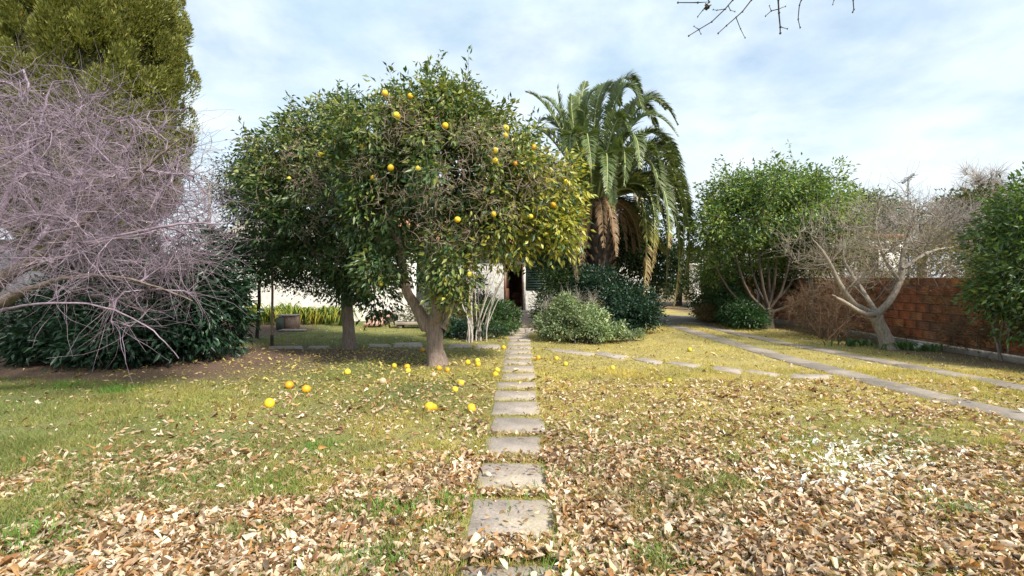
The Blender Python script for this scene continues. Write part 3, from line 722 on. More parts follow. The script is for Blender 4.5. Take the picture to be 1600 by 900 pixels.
# --- citrus tree behind, left
oB = np.array([-3.49, 10.4, 0])
tB = empty('citrus_tree', tuple(oB), 'darker orange tree with a straight trunk standing behind and left of the forked one', 'tree')
cit_trunk(np.array([at(545, 548, 10.4), at(545, 520, 10.4), at(543, 490, 10.4), at(540, 450, 10.4)])-oB-np.array([0, 0, .03]), [.175, .128, .12, .11], tB, 14, .06)
limbB = []
for P, r in [([at(541, 460, 10.4), at(520, 430, 10.3), at(480, 380, 10.2), at(440, 320, 10.2)], [.10, .075, .06, .03]),
             ([at(541, 458, 10.4), at(545, 400, 10.3), at(535, 320, 10.4), at(520, 240, 10.4)], [.11, .09, .07, .03]),
             ([at(543, 480, 10.4), at(565, 455, 10.2), at(590, 400, 10.0), at(600, 320, 10)], [.07, .06, .05, .03]),
             ([at(541, 455, 10.4), at(510, 420, 11), at(470, 360, 11.8), at(430, 330, 12.2)], [.08, .06, .05, .03])]:
    Pw, rw = cit_trunk(np.array(P)-oB, r, tB, 9, .05, 'limb'); limbB.append((Pw, rw))
ellB = [E(520, 275, 10.2, 1.5, 1.5, 1.2, oB), E(560, 215, 10.4, .9, 1.2, .7, oB), E(520, 190, 10.4, .7, 1.0, .45, oB), E(455, 240, 10.2, .85, 1.1, .72, oB), E(475, 330, 9.9, 1.15, 1.2, .9, oB), E(565, 400, 9.6, .85, .6, .75, oB), E(430, 385, 10.6, .7, .9, .75, oB), E(510, 400, 10.3, 1.0, .9, .6, oB),
        E(590, 455, 9.5, .42, .4, .55, oB), E(535, 450, 9.8, .45, .4, .3, oB), E(425, 275, 10.6, .6, .8, .7, oB), E(620, 330, 10.2, .8, .9, 1.2, oB)]
PB, OB, rB = crown_points(ellB, 1080, .58, .45, 14)
skB, nB, dB, _ = skeleton(limbB, PB, .28, .0045, .40)
tube_obj('branch', skB, M_bark, tB, 3)
def colB(P, c):
    s = sstep(2.6, 4.2, P[:, 2]+rng.normal(0, .4, len(P)))*(rng.random(len(P)) < .5)
    return c*(1-s[:, None]*.8)+np.array([.30, .32, .10])*rng.uniform(.6, 1.2, (len(P), 1))*s[:, None]*.8
foliage(PB, OB, 31, .19, .115, .42, GREEN[:4], [3, 2.5, 1.4, 2.6], M_leaf, 'crown', tB, .45, .7, colB)
shoots(PB, OB, 80, tB, .105, .36, GREEN[:4], [3, 2.5, 1.4, 2.6], M_leaf)
dead_twigs(tB, oB, [(500, 290, 8.6), (520, 300, 8.6), (540, 330, 8.7), (470, 290, 8.8), (505, 260, 8.5), (560, 290, 8.4), (450, 240, 9.0), (430, 260, 9.3), (475, 215, 9.2), (525, 240, 8.8), (490, 350, 8.7), (410, 230, 9.8), (540, 400, 8.9)], M_dead, 45, .24, .16)
hang_fruit(tB, [at(px, py, d)-oB for px, py, d in ((491, 235, 8.4), (498, 236, 8.4), (505, 212, 8.6), (575, 270, 8.5), (442, 275, 9.0), (545, 262, 8.5), (520, 250, 8.4))], .054)

# --- dark small-leaved tree at the far left edge of the citrus crowns
oK = np.array([-6.4, 12.2, 0])
tK = empty('laurel_tree', tuple(oK), 'thin-crowned dark small-leaved tree left of the orange trees, against the white wall', 'tree')
lk = []
for P, r in [([(0, 0, 0), (.05, 0, .9), (0, .1, 1.7), (-.1, 0, 2.6), (.2, 0, 3.6)], [.045, .04, .035, .03, .02]), ([(0, .1, 1.5), (.6, -.2, 2.0), (1.3, -.4, 2.4)], [.03, .025, .02])]:
    Pw, rw = cit_trunk(np.array(P, float), r, tK, 8, .05, 'trunk' if not lk else 'limb', M_dark_bark); lk.append((Pw, rw))
ellK = [E(405, 290, 12.2, 1.0, 1.1, 1.0, oK), E(430, 370, 12.0, 1.15, 1.0, 1.05, oK), E(455, 425, 11.8, 1.1, .9, .5, oK), E(375, 300, 12.4, .6, .7, .7, oK), E(500, 440, 12, .8, .7, .35, oK)]
PK, OK_, _ = crown_points(ellK, 620, .45, .35, 24)
skK, *_r = skeleton(lk, PK, .3, .004, .40); tube_obj('branch', skK, M_dark_bark, tK, 3)
foliage(PK, OK_, 26, .22, .075, .5, [(.018, .035, .018), (.03, .055, .025), (.05, .075, .04)], [3, 2, 1], M_leaf, 'crown', tK, .2, .6)

# --- broad evergreen on the right
oD = np.array([7.63, 14.6, 0])
tD = empty('evergreen_tree', tuple(oD), 'broad round-crowned evergreen tree with a multi-stemmed trunk beyond the drive', 'tree')
P_, r_ = cit_trunk(np.array([at(1197, 515, 14.6), at(1198, 495, 14.6), at(1203, 480, 14.6)])-oD-np.array([0, 0, .05]), [.25, .17, .15], tD, 14, .08, 'trunk', M_mid)
ld = []
for tx, ty, dd, w in ((1150, 400, 14.2, .06), (1165, 370, 14.8, .05), (1185, 390, 14.3, .07), (1215, 380, 14.6, .07), (1235, 400, 14.2, .06), (1258, 390, 14.9, .06), (1200, 360, 15.1, .06), (1120, 420, 14.6, .05), (1280, 430, 14.6, .05)):
    b0 = at(1200+rng.normal()*3, 488, 14.6); t = at(tx, ty, dd); mid = (b0+t)/2+np.array([(tx-1200)*.0025, 0, -.18])
    Pw, rw = cit_trunk(np.array([b0, mid, t, t+np.array([(tx-1200)*.003, 0, .6])])-oD, [w*.9, w*.62, w*.45, w*.3], tD, 7, .04, 'limb', M_mid); ld.append((Pw, rw))
ellD = [E(1205, 330, 14.6, 1.8, 2.0, 1.05, oD), E(1150, 350, 14.4, 1.2, 1.5, .9, oD), E(1265, 330, 14.6, 1.35, 1.5, 1.0, oD), E(1210, 295, 14.6, 1.4, 1.6, .6, oD), E(1112, 370, 14.4, .6, 1.0, .85, oD), E(1300, 370, 14.6, .8, 1.1, .9, oD), E(1150, 300, 14.6, .9, 1.0, .55, oD), E(1115, 425, 15.4, .4, .6, .5, oD), E(1185, 400, 15.2, 1.0, .8, .38, oD), E(1265, 400, 15.0, .8, .8, .35, oD)]
PD, OD, _ = crown_points(ellD, 1000, .62, .45, 34)
skD, *_r = skeleton(ld, PD, .34, .006, .38); tube_obj('branch', skD, M_mid, tD, 3)
def colD(P, c):
    s = (rng.random(len(P)) < .22+.3*sstep(1.2, 2.6, np.abs(P[:, 0]))); k = s[:, None]*.8
    return c*(1-k)+np.array([.26, .30, .06])*k
foliage(PD, OD, 32, .25, .125, .42, [(.08, .16, .045), (.12, .21, .055), (.22, .29, .08), (.05, .10, .035)], [3, 3, 2, 1.5], M_leaf, 'crown', tD, .3, .7, colD)

shoots(PD, OD, 90, tD, .12, .36, [(.07, .15, .045), (.17, .25, .08)], [1, 1], M_leaf, .5)
# --- pale bare tree on the right
oE = np.array([*gp(1388, 546), 0])
tE = empty('bare_tree', tuple(oE), 'pale leafless tree with a leaning trunk in front of the brick wall', 'tree')
dE = oE[1]
P_, r_ = cit_trunk(np.array([at(1390, 549, dE), at(1382, 525, dE), at(1372, 500, dE), at(1368, 488, dE)])-oE-np.array([0, 0, .02]), [.19, .135, .12, .11], tE, 12, .05, 'trunk', M_grey)
lE = []
for P, r in [([at(1369, 492, dE), at(1335, 475, dE-.2), at(1310, 440, dE-.3), at(1290, 400, dE-.4), at(1268, 370, dE-.4)], [.085, .065, .05, .04, .02]),
             ([at(1369, 492, dE), at(1350, 490, dE-.5), at(1315, 470, dE-.8), at(1300, 460, dE-1)], [.07, .055, .04, .02]),
             ([at(1371, 490, dE), at(1390, 470, dE), at(1408, 435, dE+.1), at(1410, 400, dE+.2), at(1425, 350, dE+.2), at(1430, 310, dE+.2)], [.085, .075, .065, .05, .035, .02]),
             ([at(1405, 440, dE+.1), at(1380, 400, dE-.2), at(1370, 360, dE-.3)], [.05, .035, .02]),
             ([at(1409, 420, dE+.1), at(1450, 395, dE+.5), at(1490, 385, dE+.8)], [.045, .035, .02]),
             ([at(1371, 490, dE), at(1345, 450, dE+.5), at(1320, 410, dE+.8), at(1318, 370, dE+1)], [.06, .05, .035, .02])]:
    Pw, rw = cit_trunk(np.array(P)-oE, np.array(r)*.85, tE, 8, .05, 'limb', M_grey); lE.append((Pw, rw))
ellE = [E(1375, 390, dE, 1.5, 1.3, 1.05, oE), E(1420, 350, dE, 1.0, 1.1, .75, oE), E(1290, 390, dE, .8, .9, .65, oE), E(1470, 390, dE, .7, .9, .75, oE)]
PE, OE, _ = crown_points(ellE, 300, .75, .2, 44)
skE, nE, dEE, n0 = skeleton(lE, PE, .2, .0042, .42, wob=.04); 
tw = twigs(nE[n0:], dEE[n0:], 1500, .62, .0046, 4, .35, np.array([0, 0, .6]))
tube_obj('branch', skE, M_grey, tE, 4); tube_obj('twigs', tw, M_grey, tE, 3)

# --- lilac bare tree leaning in from the left
oF = np.array([-8.4, 6.1, 0])
tF = empty('bare_tree', tuple(oF), 'wide leafless tree with a mass of lilac-grey twigs reaching in from the left edge', 'tree')
P_, r_ = cit_trunk(np.array([(-8.4, 6.1, -.03), (-8.2, 6.1, .5), (-7.9, 6.1, .9)])-oF, [.26, .2, .18], tF, 14, .07, 'trunk', M_bark2)
lF = []
for P, r in [([(-8.0, 6.1, .8), at(-60, 480, 6.2), at(0, 438, 6.1), at(70, 395, 6.0), at(150, 330, 5.9), at(230, 260, 5.9), at(285, 215, 5.9)], [.16, .12, .09, .055, .035, .02, .01]),
             ([(-8.0, 6.1, .8), at(-60, 500, 5.8), at(0, 472, 5.7), at(50, 450, 5.6), at(130, 430, 5.5), at(220, 440, 5.5), at(300, 470, 5.6)], [.14, .10, .075, .035, .018, .011, .007]),
             ([at(-60, 480, 6.2), at(-20, 380, 6.4), at(20, 290, 6.5), at(60, 200, 6.5), at(80, 130, 6.5)], [.10, .085, .06, .04, .02]),
             ([at(0, 438, 6.1), at(80, 350, 6.6), at(140, 250, 6.8), at(190, 180, 6.9)], [.07, .055, .04, .02]),
             ([at(0, 485, 5.7), at(60, 475, 5.3), at(150, 477, 5.2), at(230, 510, 5.2), at(280, 560, 5.3)], [.030, .020, .015, .011, .006]),
             ([at(70, 395, 6.0), at(180, 370, 5.6), at(280, 350, 5.6), at(345, 350, 5.8)], [.05, .035, .025, .015])]:
    fi = len(lF); Pw, rw = cit_trunk(np.array(P)-oF, np.array(r)*(1 if fi in (0, 1) else .6), tF, 8, .04, 'limb', M_purple if fi > 1 else M_mid2); lF.append((Pw, rw))
ellF = [E(50, 260, 6.4, 1.5, 1.6, 1.25, oF), E(170, 290, 6.1, 1.15, 1.4, .95, oF), E(215, 370, 5.9, .8, 1.0, .6, oF), E(40, 170, 6.6, .9, 1.2, .5, oF), E(130, 420, 5.9, .9, .9, .45, oF), E(-80, 300, 6.5, 1.4, 1.6, 1.4, oF), E(255, 310, 6.1, .5, .8, .6, oF), E(270, 420, 5.9, .3, .5, .5, oF), E(215, 490, 5.7, .3, .4, .25, oF)]
PF, OF, _ = crown_points(ellF, 1250, .55, .42, 54, .15)
skF, nF, dF, n0 = skeleton(lF, PF, .2, .0036, .42, curve=.5, wob=.05)
tw = twigs(nF[n0:], dF[n0:], 5600, .70, .0034, 6, .8, None, .1)
tube_obj('branch', skF, M_purple, tF, 4); tube_obj('twigs', tw, M_purple, tF, 3)
# a slimmer bare tree behind it, seen against the sky
oF2 = np.array([-6.7, 10.6, 0])
tF2 = empty('bare_sapling', tuple(oF2), 'thin upright bare sapling between the cypress and the orange trees', 'tree')
Pw, rw = cit_trunk(np.array([(0, 0, 0), (.05, 0, 1.2), (.1, 0, 2.6), (.05, .1, 3.6)], float), [.06, .05, .035, .015], tF2, 7, .03, 'trunk', M_bark2)
PS, OS, _ = crown_points([E(325, 260, 10.6, .75, .7, 1.0, oF2), E(340, 320, 10.6, .6, .6, .7, oF2)], 90, .8, .2, 3)
skS, nS, dS, n0 = skeleton([(Pw, rw)], PS, .2, .004, .42); tube_obj('branch', skS+twigs(nS[n0:], dS[n0:], 220, .5, .004, 4, .4, np.array([0, 0, .5])), M_bark2, tF2, 3)

# --- cypress, top left
oG = np.array([-9.3, 10.6, 0])
tG = empty('cypress_tree', tuple(oG), 'huge dense cypress of olive green plumes filling the top left corner', 'tree')
tube_obj('trunk', [(np.array([(0, 0, 0), (0, 0, 4), (0, 0, 11)]), np.array([.35, .28, .05]))], M_dark_bark, tG, 10)
def cyp_r(z): return np.interp(z, [1.8, 3.0, 4.2, 5.5, 7, 9, 11.5, 12.5], [.7, 1.35, 1.72, 1.78, 1.7, 1.35, .5, .1])
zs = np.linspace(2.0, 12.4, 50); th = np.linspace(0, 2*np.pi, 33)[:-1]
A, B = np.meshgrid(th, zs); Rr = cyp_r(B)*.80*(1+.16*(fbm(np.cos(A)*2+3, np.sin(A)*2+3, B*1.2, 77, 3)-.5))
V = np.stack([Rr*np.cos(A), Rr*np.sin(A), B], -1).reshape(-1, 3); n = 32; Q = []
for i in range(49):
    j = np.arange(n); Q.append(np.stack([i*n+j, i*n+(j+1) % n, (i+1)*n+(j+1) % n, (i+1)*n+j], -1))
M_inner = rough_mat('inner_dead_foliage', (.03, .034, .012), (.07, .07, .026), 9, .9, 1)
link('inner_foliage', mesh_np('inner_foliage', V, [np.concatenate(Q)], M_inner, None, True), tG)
nl = 640; zl = np.where(rng.random(nl) < .8, rng.uniform(1.8, 7.2, nl), rng.uniform(7.2, 11.6, nl)); al = np.where(rng.random(nl) < .78, rng.uniform(R(150), R(385), nl), rng.uniform(R(25), R(150), nl))
Rl = cyp_r(zl)*rng.uniform(.78, 1.03, nl)
Cc = np.stack([Rl*np.cos(al), Rl*np.sin(al), zl], -1); Ol = np.stack([np.cos(al), np.sin(al), np.full(nl, .0)], -1)
k = 480; idx = np.repeat(np.arange(nl), k); sz = rng.uniform(.6, 1.25, nl)[idx]
t = rng.random(nl*k)**.85; ax = unit(Ol*.42+np.array([0, 0, 1.0])+rng.normal(size=(nl, 3))*.12)[idx]
rad = .21*np.sin(np.pi*np.clip(t*.88+.12, 0, 1))**.75*sz; rd = unit(rng.normal(size=(nl*k, 3))+Ol[idx]*.7)
rad *= 1+.5*(noise(rd[:, 0]*3.5+idx*7, rd[:, 1]*3.5+t*5, rd[:, 2]*3.5, 5)-.5)*2
Pp = Cc[idx]+ax*(t*.80-.25)[:, None]*sz[:, None]+rd*(rad*rng.uniform(.88, 1.03, nl*k))[:, None]
Dd = unit(ax*1.0+rd*.75+rng.normal(size=(nl*k, 3))*.22); Nn = unit(rd+rng.normal(size=(nl*k, 3))*.35); Sg = unit(np.cross(Nn, Dd))
cg = palette([(.17, .19, .05), (.25, .26, .075), (.33, .33, .11), (.11, .13, .035), (.36, .23, .08)], [3, 3, 1.6, 1.2, .08], nl*k, .12)*(1+rng.normal(0, .12, (nl, 1)))[idx]
ln = rng.uniform(.05, .11, nl*k)[:, None]; wd_ = rng.uniform(.012, .022, nl*k)[:, None]
V = np.stack([Pp-Sg*wd_, Pp+Sg*wd_, Pp+Dd*ln], 1).reshape(-1, 3); T = np.arange(nl*k*3).reshape(-1, 3); cc = np.repeat(cg, 3, 0)
link('crown', mesh_np('crown', V, [T], M_needle, cc), tG)

# --- palm
oP = np.array([(938-800)/F*15.2, 15.2, 0])
tP = empty('palm_tree', tuple(oP), 'stout feather palm with long arching fronds and brown hanging tips', 'palm')
zz_ = np.linspace(0, 3.4, 26); rr_ = .36+.05*np.sin(zz_*19)+.08*sstep(2.2, 3.0, zz_)
V, Q = tubes([(np.c_[np.zeros(26), np.zeros(26), zz_], rr_)], 16)
link('trunk', mesh_np('trunk', V, [Q], M_dark_bark, None, True), tP)
V = [];
stub = []
for i in range(90):
    a_ = i*2.399; z = .5+i*.029; r0_ = .36
    p = np.array([math.cos(a_), math.sin(a_), 0]); stub.append((np.array([p*r0_+[0, 0, z], p*(r0_+.13)+[0, 0, z+.16]]), np.array([.06, .035])))
tube_obj('leaf_base', stub, M_brown, tP, 4)
FG = np.array([.12, .165, .058]); FY = np.array([.36, .33, .08]); FB = np.array([.27, .165, .10])
def frond(P0, P1, P2, parent, brown=0., tipb=0., wid=.47, sub=30):
    """rachis along a bezier, leaflets both sides"""
    n = sub; P = bez(P0, P1, P2, n+1); L = np.linalg.norm(np.diff(P, axis=0), axis=1).sum()
    T = unit(np.gradient(P, axis=0)); up = np.array([0, 0, 1.0]); h = P2-P0; h[2] = 0
    sidev = unit(np.cross(h if np.linalg.norm(h) > .2 else np.array([1., .2, 0]), up)); roll = rng.normal()*.35
    S = unit(sidev[None, :]-T*(T@sidev)[:, None]); Nn = np.cross(S, T)
    S2 = S*math.cos(roll)+Nn*math.sin(roll); Nn = np.cross(S2, T); S = S2
    Vr, Qr = tubes([(P, np.linspace(.040, .010, n+1))], 5)
    m = int(L*46); t = np.sort(rng.uniform(.10, 1, m)); f = t*n; i0 = np.minimum(f.astype(int), n-1); fr = (f-i0)[:, None]
    Vs = []; Fs = []; cs = []
    nb = len(Vr)
    cr_ = np.tile(FG*1.6+np.array([.16, .14, .06]), (nb, 1)); cr_ = cr_*(1-brown)+FB*brown
    for sgn in (-1, 1):
        tt = np.clip(t+rng.normal(size=m)*.004, 0, 1)
        B = P[i0]*(1-fr)+P[i0+1]*fr; Ti = T[i0]; Si = S[i0]*sgn; Ni = Nn[i0]
        ln = wid*np.clip(np.sin(np.pi*np.clip(tt*.86+.12, 0, 1))**.6, .25, 1)*rng.uniform(.85, 1.12, m)
        sw = .55+.5*tt
        D = unit(Si+Ti*sw[:, None]+Ni*(.38+rng.normal(size=m)*.16)[:, None]+rng.normal(size=(m, 3))*.07)
        D2 = unit(D+np.array([0, 0, -.32-.3*brown])+Ti*.15); W = unit(np.cross(D, Ni)+1e-4); w = .019
        a = B; b1 = B+D*(ln*.45)[:, None]-W*w; b2 = B+D*(ln*.45)[:, None]+W*w; e = B+D*(ln*.45)[:, None]+D2*(ln*.55)[:, None]
        Vv = np.stack([a-W*w*.6, a+W*w*.6, b2, b1, e], 1).reshape(-1, 3); k = np.arange(m)[:, None]*5+nb+sum(len(x) for x in Vs)
        Fs.append((k+np.array([[0, 1, 2, 3]]), k+np.array([[3, 2, 4]]))); Vs.append(Vv)
        bt = np.clip(brown+(tt > 1-tipb)*.9*rng.uniform(.6, 1, m)+.25*(rng.random(m) < .05), 0, 1)
        yt = np.clip(sstep(1-tipb*2.0-.05, 1-tipb+.02, tt), 0, 1)*(tipb > 0)*.8
        c = FG*(.75+.5*rng.random((m, 1))); c = c*(1-yt[:, None])+FY*yt[:, None]; c = c*(1-bt[:, None])+FB*(.75+.5*rng.random((m, 1)))*bt[:, None]
        c5 = np.repeat(c, 5, 0); c5[4::5] = c5[4::5]*.6+FB*.4*(.5+tipb) if tipb else c5[4::5]
        cs.append(c5)
    me = mesh_np('frond', np.vstack([Vr]+Vs), [np.vstack([Qr, Fs[0][0], Fs[1][0]]), np.vstack([Fs[0][1], Fs[1][1]])], M_frond, np.vstack([cr_]+cs))
    return link('frond', me, parent)
def fp(px, py, dy=0): return at(px, py, 15.2+dy)-oP
cpt = fp(930, 318)
def base(v): 
    b = cpt.copy(); u = v-cpt; u[2] *= .3; return b+unit(u)*.25
# visible fronds: tip, control point (photograph positions), distance offset, tip browning
vis = [((846, 152), (882, 168), .8, 0), ((893, 150), (893, 195), .3, 0), ((915, 128), (900, 190), 1.3, 0), ((960, 135), (925, 130), .9, 0), ((838, 215), (868, 190), -.2, 0), ((1040, 170), (985, 120), 1.0, 0), ((1064, 250), (1015, 165), .8, 0), ((1072, 300), (1045, 190), .4, 0), ((822, 144), (868, 165), .3, .06), ((871, 134), (884, 235), -.4, 0), ((932, 140), (905, 165), .2, 0), ((905, 150), (905, 230), .9, 0), ((1006, 176), (965, 88), -.2, 0), ((1003, 152), (962, 80), .5, 0), ((985, 215), (962, 150), -.9, 0),
       ((1060, 214), (995, 140), -.3, 0), ((1058, 194), (1003, 110), .5, 0), ((1045, 246), (1010, 196), .6, 0), ((1055, 283), (1032, 210), -.5, .02), ((1032, 290), (1015, 190), -1.0, 0), ((1056, 262), (1030, 190), .9, 0), ((1050, 236), (1000, 175), .1, 0),
       ((893, 262), (888, 165), -1.1, 0), ((925, 262), (912, 165), -1.7, 0), ((1074, 375), (1068, 235), .2, .02), ((1070, 430), (1088, 262), -.3, .05), ((1052, 480), (1075, 270), -.9, .14), ((1078, 340), (1060, 225), .9, .02), ((1065, 405), (1072, 235), -.8, .04),
       ((1040, 452), (1045, 268), -.6, .12), ((1004, 478), (1020, 262), -1.6, .22), ((1018, 425), (1030, 250), -1.9, .12), ((1045, 385), (1040, 232), -1.5, .05), ((903, 438), (886, 262), -1.9, .20),
       ((1062, 400), (1058, 245), .8, .05), ((1030, 335), (1025, 205), -1.3, .02), ((866, 400), (858, 270), -1.2, .08), ((835, 400), (838, 270), -.9, .14), ((812, 412), (822, 265), -.2, .16), ((885, 330), (872, 215), -1.8, .02),
       ((788, 428), (802, 265), .2, .30), ((780, 350), (820, 205), .4, .05), ((800, 240), (840, 160), .8, 0), ((760, 390), (815, 230), 1.0, .05), ((845, 190), (880, 180), 1.2, 0), ((970, 165), (935, 100), 1.4, 0), ((1028, 205), (985, 115), 1.5, 0),
       ((1012, 455), (1035, 265), .2, .16), ((1064, 330), (1050, 205), 1.2, 0), ((960, 330), (948, 225), -2.0, .02), ((948, 300), (950, 200), -2.1, 0), ((975, 290), (978, 190), -1.7, 0), ((1000, 262), (990, 165), -1.2, 0)]
for (tx, ty), (kx, ky), dy, tb in vis:
    t2 = fp(tx, ty, dy); k2 = fp(kx, ky, dy*.6); k2 = k2+.22*(k2-(cpt+t2)/2)
    frond(base(k2), k2, t2, tP, 0, tb)
for i in range(26):            # the far side
    a_ = R(rng.uniform(15, 165)); el = rng.uniform(-.2, 1.0); Lh = rng.uniform(2.0, 3.0)
    hd = np.array([math.cos(a_), math.sin(a_), 0]); k2 = cpt+hd*Lh*.5+np.array([0, 0, .6+el*1.7]); t2 = cpt+hd*Lh+np.array([0, 0, -1.2+el*2.4])
    frond(base(k2), k2, t2, tP, 0, .04 if el < .3 else 0)
for i in range(12):            # dead fronds hanging under the crown
    a_ = R(i*30+rng.normal()*5); hd = np.array([math.cos(a_), math.sin(a_), 0]); Lh = rng.uniform(.6, 1.35)
    k2 = cpt+hd*Lh*1.05+np.array([0, 0, .3]); t2 = cpt+hd*(Lh+.25)+np.array([0, 0, rng.uniform(-2.3, -1.2)])
    t2[2] = max(t2[2], .5); frond(base(k2), k2, t2, tP, rng.uniform(.7, 1), 0, .32, 20)

# --- shrubs
def shrub(name, px, py, label, ells, n, k, ln, wd, cols, w, mat=None, cat='shrub', stemmat=None, spread=.16, group=None, hang=.1, out=.8, nst=7, twn=0, shell=.6, up=.6, lump=.28, fold=.18):
    x, y = gp(px, py); o = empty(name, (x, y, 0), label, cat, group); org = np.array([x, y, 0])
    el = [E(*e, org) for e in ells]; P, O, _ = crown_points(el, n, shell, lump, int(px))
    P = P[P[:, 2] > .04]; O = O[-len(P):] if len(O) != len(P) else O
    c = np.array([e[:3] for e in el])
    limbs = []
    for i in range(nst):
        e = el[i % len(el)]; b = rng.normal(size=3)*.10; b[2] = 0; t = np.array(e[:3])+rng.normal(size=3)*np.array(e[3:])*.2
        t[2] = max(t[2], .15); b[:2] += t[:2]*.35
        limbs.append(smooth_line(np.array([b, (b+t)/2+[0, 0, .05], t]), np.array([.03, .022, .01]), 4, .01))
    sk, nn_, dd_, n0 = skeleton(limbs, P[::max(1, len(P)//260)], .2, .003, .4, maxr=.03)
    tube_obj('stems', limbs+sk, stemmat or M_dark_bark, o, 3)
    if twn: tube_obj('twigs', twigs(nn_[n0:], dd_[n0:], twn, .35, .003, 4, .5), stemmat or M_brown, o, 3)
    if k: foliage(P, O, k, spread, ln, wd, cols, w, mat or M_leaf, 'foliage', o, hang, out, up=up, fold=fold)
    return o
DG = [(.018, .05, .03), (.03, .075, .042), (.045, .10, .055), (.012, .03, .02)]
shrub('laurel_bush', 200, 572, 'big dark bluish-green laurel bush under the lilac bare tree at the left', [(120, 505, 8.9, 1.0, .9, .75), (210, 520, 8.6, 1.1, 1.0, .65), (300, 480, 9.0, .95, 1.0, 1.0), (200, 450, 9.4, 1.3, 1.0, .95), (330, 420, 9.4, .5, .7, .85), (80, 540, 8.9, .6, .6, .4), (170, 548, 8.2, .8, .45, .35)],
      1250, 22, .15, .34, DG, [3, 3, 1.6, 2], spread=.2, hang=.35, nst=9)
shrub('silver_shrub', 905, 537, 'rounded silvery green variegated shrub right of the stepping stones', [(896, 513, 11.6, .62, .6, .47), (862, 508, 11.9, .35, .5, .42), (935, 518, 11.4, .5, .5, .32), (888, 486, 11.9, .35, .4, .35), (925, 496, 11.7, .28, .4, .28), (962, 527, 11.4, .35, .3, .17)],
      640, 24, .075, .45, [(.15, .22, .10), (.24, .32, .17), (.46, .50, .32), (.08, .12, .06)], [3, 3, 1.5, 1.5], M_matte, spread=.10, up=.3, lump=.55, twn=120)
shrub('low_grey_shrub', 985, 531, 'low sprawling grey-green shrub at the foot of the dark laurel mound', [(985, 526, 11.6, .45, .3, .14), (960, 530, 11.5, .3, .25, .12)], 130, 20, .06, .4, [(.12, .17, .09), (.2, .25, .14)], [1, 1], M_matte, spread=.1)
shrub('laurel_bush', 975, 520, 'dark glossy laurel bush filling the space beneath the palm crown', [(968, 482, 13.6, .95, .9, .66), (1000, 492, 13.4, .5, .6, .5), (935, 460, 14.2, .8, .7, .85), (955, 505, 13.2, .7, .5, .35)],
      900, 24, .10, .42, DG, [3, 2.5, 1, 3], spread=.17)
shrub('dry_bush', 905, 512, 'dry pale twiggy bush rising behind the silver shrub', [(905, 475, 12.6, .62, .4, .33), (865, 490, 12.6, .3, .3, .35)], 150, 7, .05, .35, [(.30, .28, .14), (.20, .22, .09)], [1, 1], M_matte, stemmat=M_bark2, twn=520, spread=.15)
shrub('climbing_shrub', 862, 505, 'dark leafy shrub covering the house wall right of the shuttered window', [(868, 450, 15.0, .5, .5, .75), (880, 410, 15.4, .6, .6, .7), (850, 480, 14.6, .3, .4, .5), (895, 470, 15.6, .5, .5, .9)], 480, 22, .09, .42, [(.03, .06, .02), (.06, .10, .03), (.02, .04, .015)], [3, 2, 2], spread=.16)
shrub('bed_plants', 778, 527, 'low mixed green bed plants left of the entrance paving', [(775, 517, 12.6, .5, .4, .20), (790, 500, 13.6, .35, .5, .42), (772, 492, 14.2, .5, .5, .45)], 360, 18, .10, .35, [(.04, .10, .03), (.08, .17, .04), (.12, .10, .04), (.025, .06, .03)], [3, 2, 1, 2], spread=.13, hang=.15)
shrub('brown_green_shrub', 735, 500, 'brownish green leafy shrub against the house wall behind the white stems', [(735, 460, 17.5, .7, .5, .9), (700, 450, 17.5, .8, .5, 1.0), (760, 480, 17, .4, .4, .5)], 380, 18, .09, .42, [(.06, .09, .03), (.13, .11, .045), (.03, .05, .02)], [2, 1, 2], spread=.16)
shrub('ivy_patch', 725, 530, 'dark green ground ivy between the forked trunk and the white stems', [(718, 521, 12.3, .45, .4, .14), (760, 522, 12.0, .45, .3, .16), (700, 515, 12.8, .5, .4, .22)], 330, 18, .09, .6, DG, [2, 3, 2, 1], spread=.12, up=1.2, cat='ground cover plant')
shrub('rust_leaved_shrub', 735, 512, 'low reddish brown leaved shrub behind the white stems', [(730, 500, 14.0, .5, .4, .35), (705, 492, 14.6, .5, .4, .4), (655, 498, 15.0, .6, .4, .4)], 240, 16, .08, .45, [(.16, .09, .035), (.08, .09, .03), (.05, .08, .03)], [1, 2, 2], spread=.14)
shrub('round_green_shrub', 1160, 508, 'dark rounded green shrub at the foot of the evergreen tree', [(1165, 492, 14.4, .55, .5, .36), (1145, 480, 15.0, .5, .5, .5), (1180, 497, 14.2, .3, .3, .25)], 340, 22, .09, .42, [(.03, .08, .03), (.05, .11, .035), (.02, .05, .02)], [2, 2, 2], spread=.15)
shrub('green_shrub', 1120, 497, 'lighter green leafy shrub left of the evergreen trunk near the white pillar', [(1135, 465, 16.5, .7, .6, .7), (1110, 480, 17, .6, .6, .4)], 330, 20, .10, .42, [(.06, .13, .03), (.10, .18, .045), (.04, .07, .02)], [2, 2, 1], spread=.16)
shrub('reddish_low_shrub', 1120, 500, 'low reddish shrub edging the bed at the end of the drive', [(1105, 488, 16.0, .4, .4, .2), (1130, 491, 15.8, .35, .35, .18)], 120, 16, .07, .4, [(.22, .11, .05), (.12, .12, .04)], [1, 1], spread=.12)
shrub('twiggy_thicket', 1290, 532, 'tangled reddish brown twiggy thicket against the wall, left of the pale bare tree', [(1290, 480, 11.9, .75, .6, .62), (1330, 495, 11.3, .6, .5, .5), (1260, 490, 12.6, .6, .6, .5), (1310, 455, 12.2, .7, .5, .35)], 420, 3, .05, .4, [(.25, .14, .06), (.14, .14, .04)], [2, 1], M_matte, stemmat=M_brown, twn=2200, nst=14)
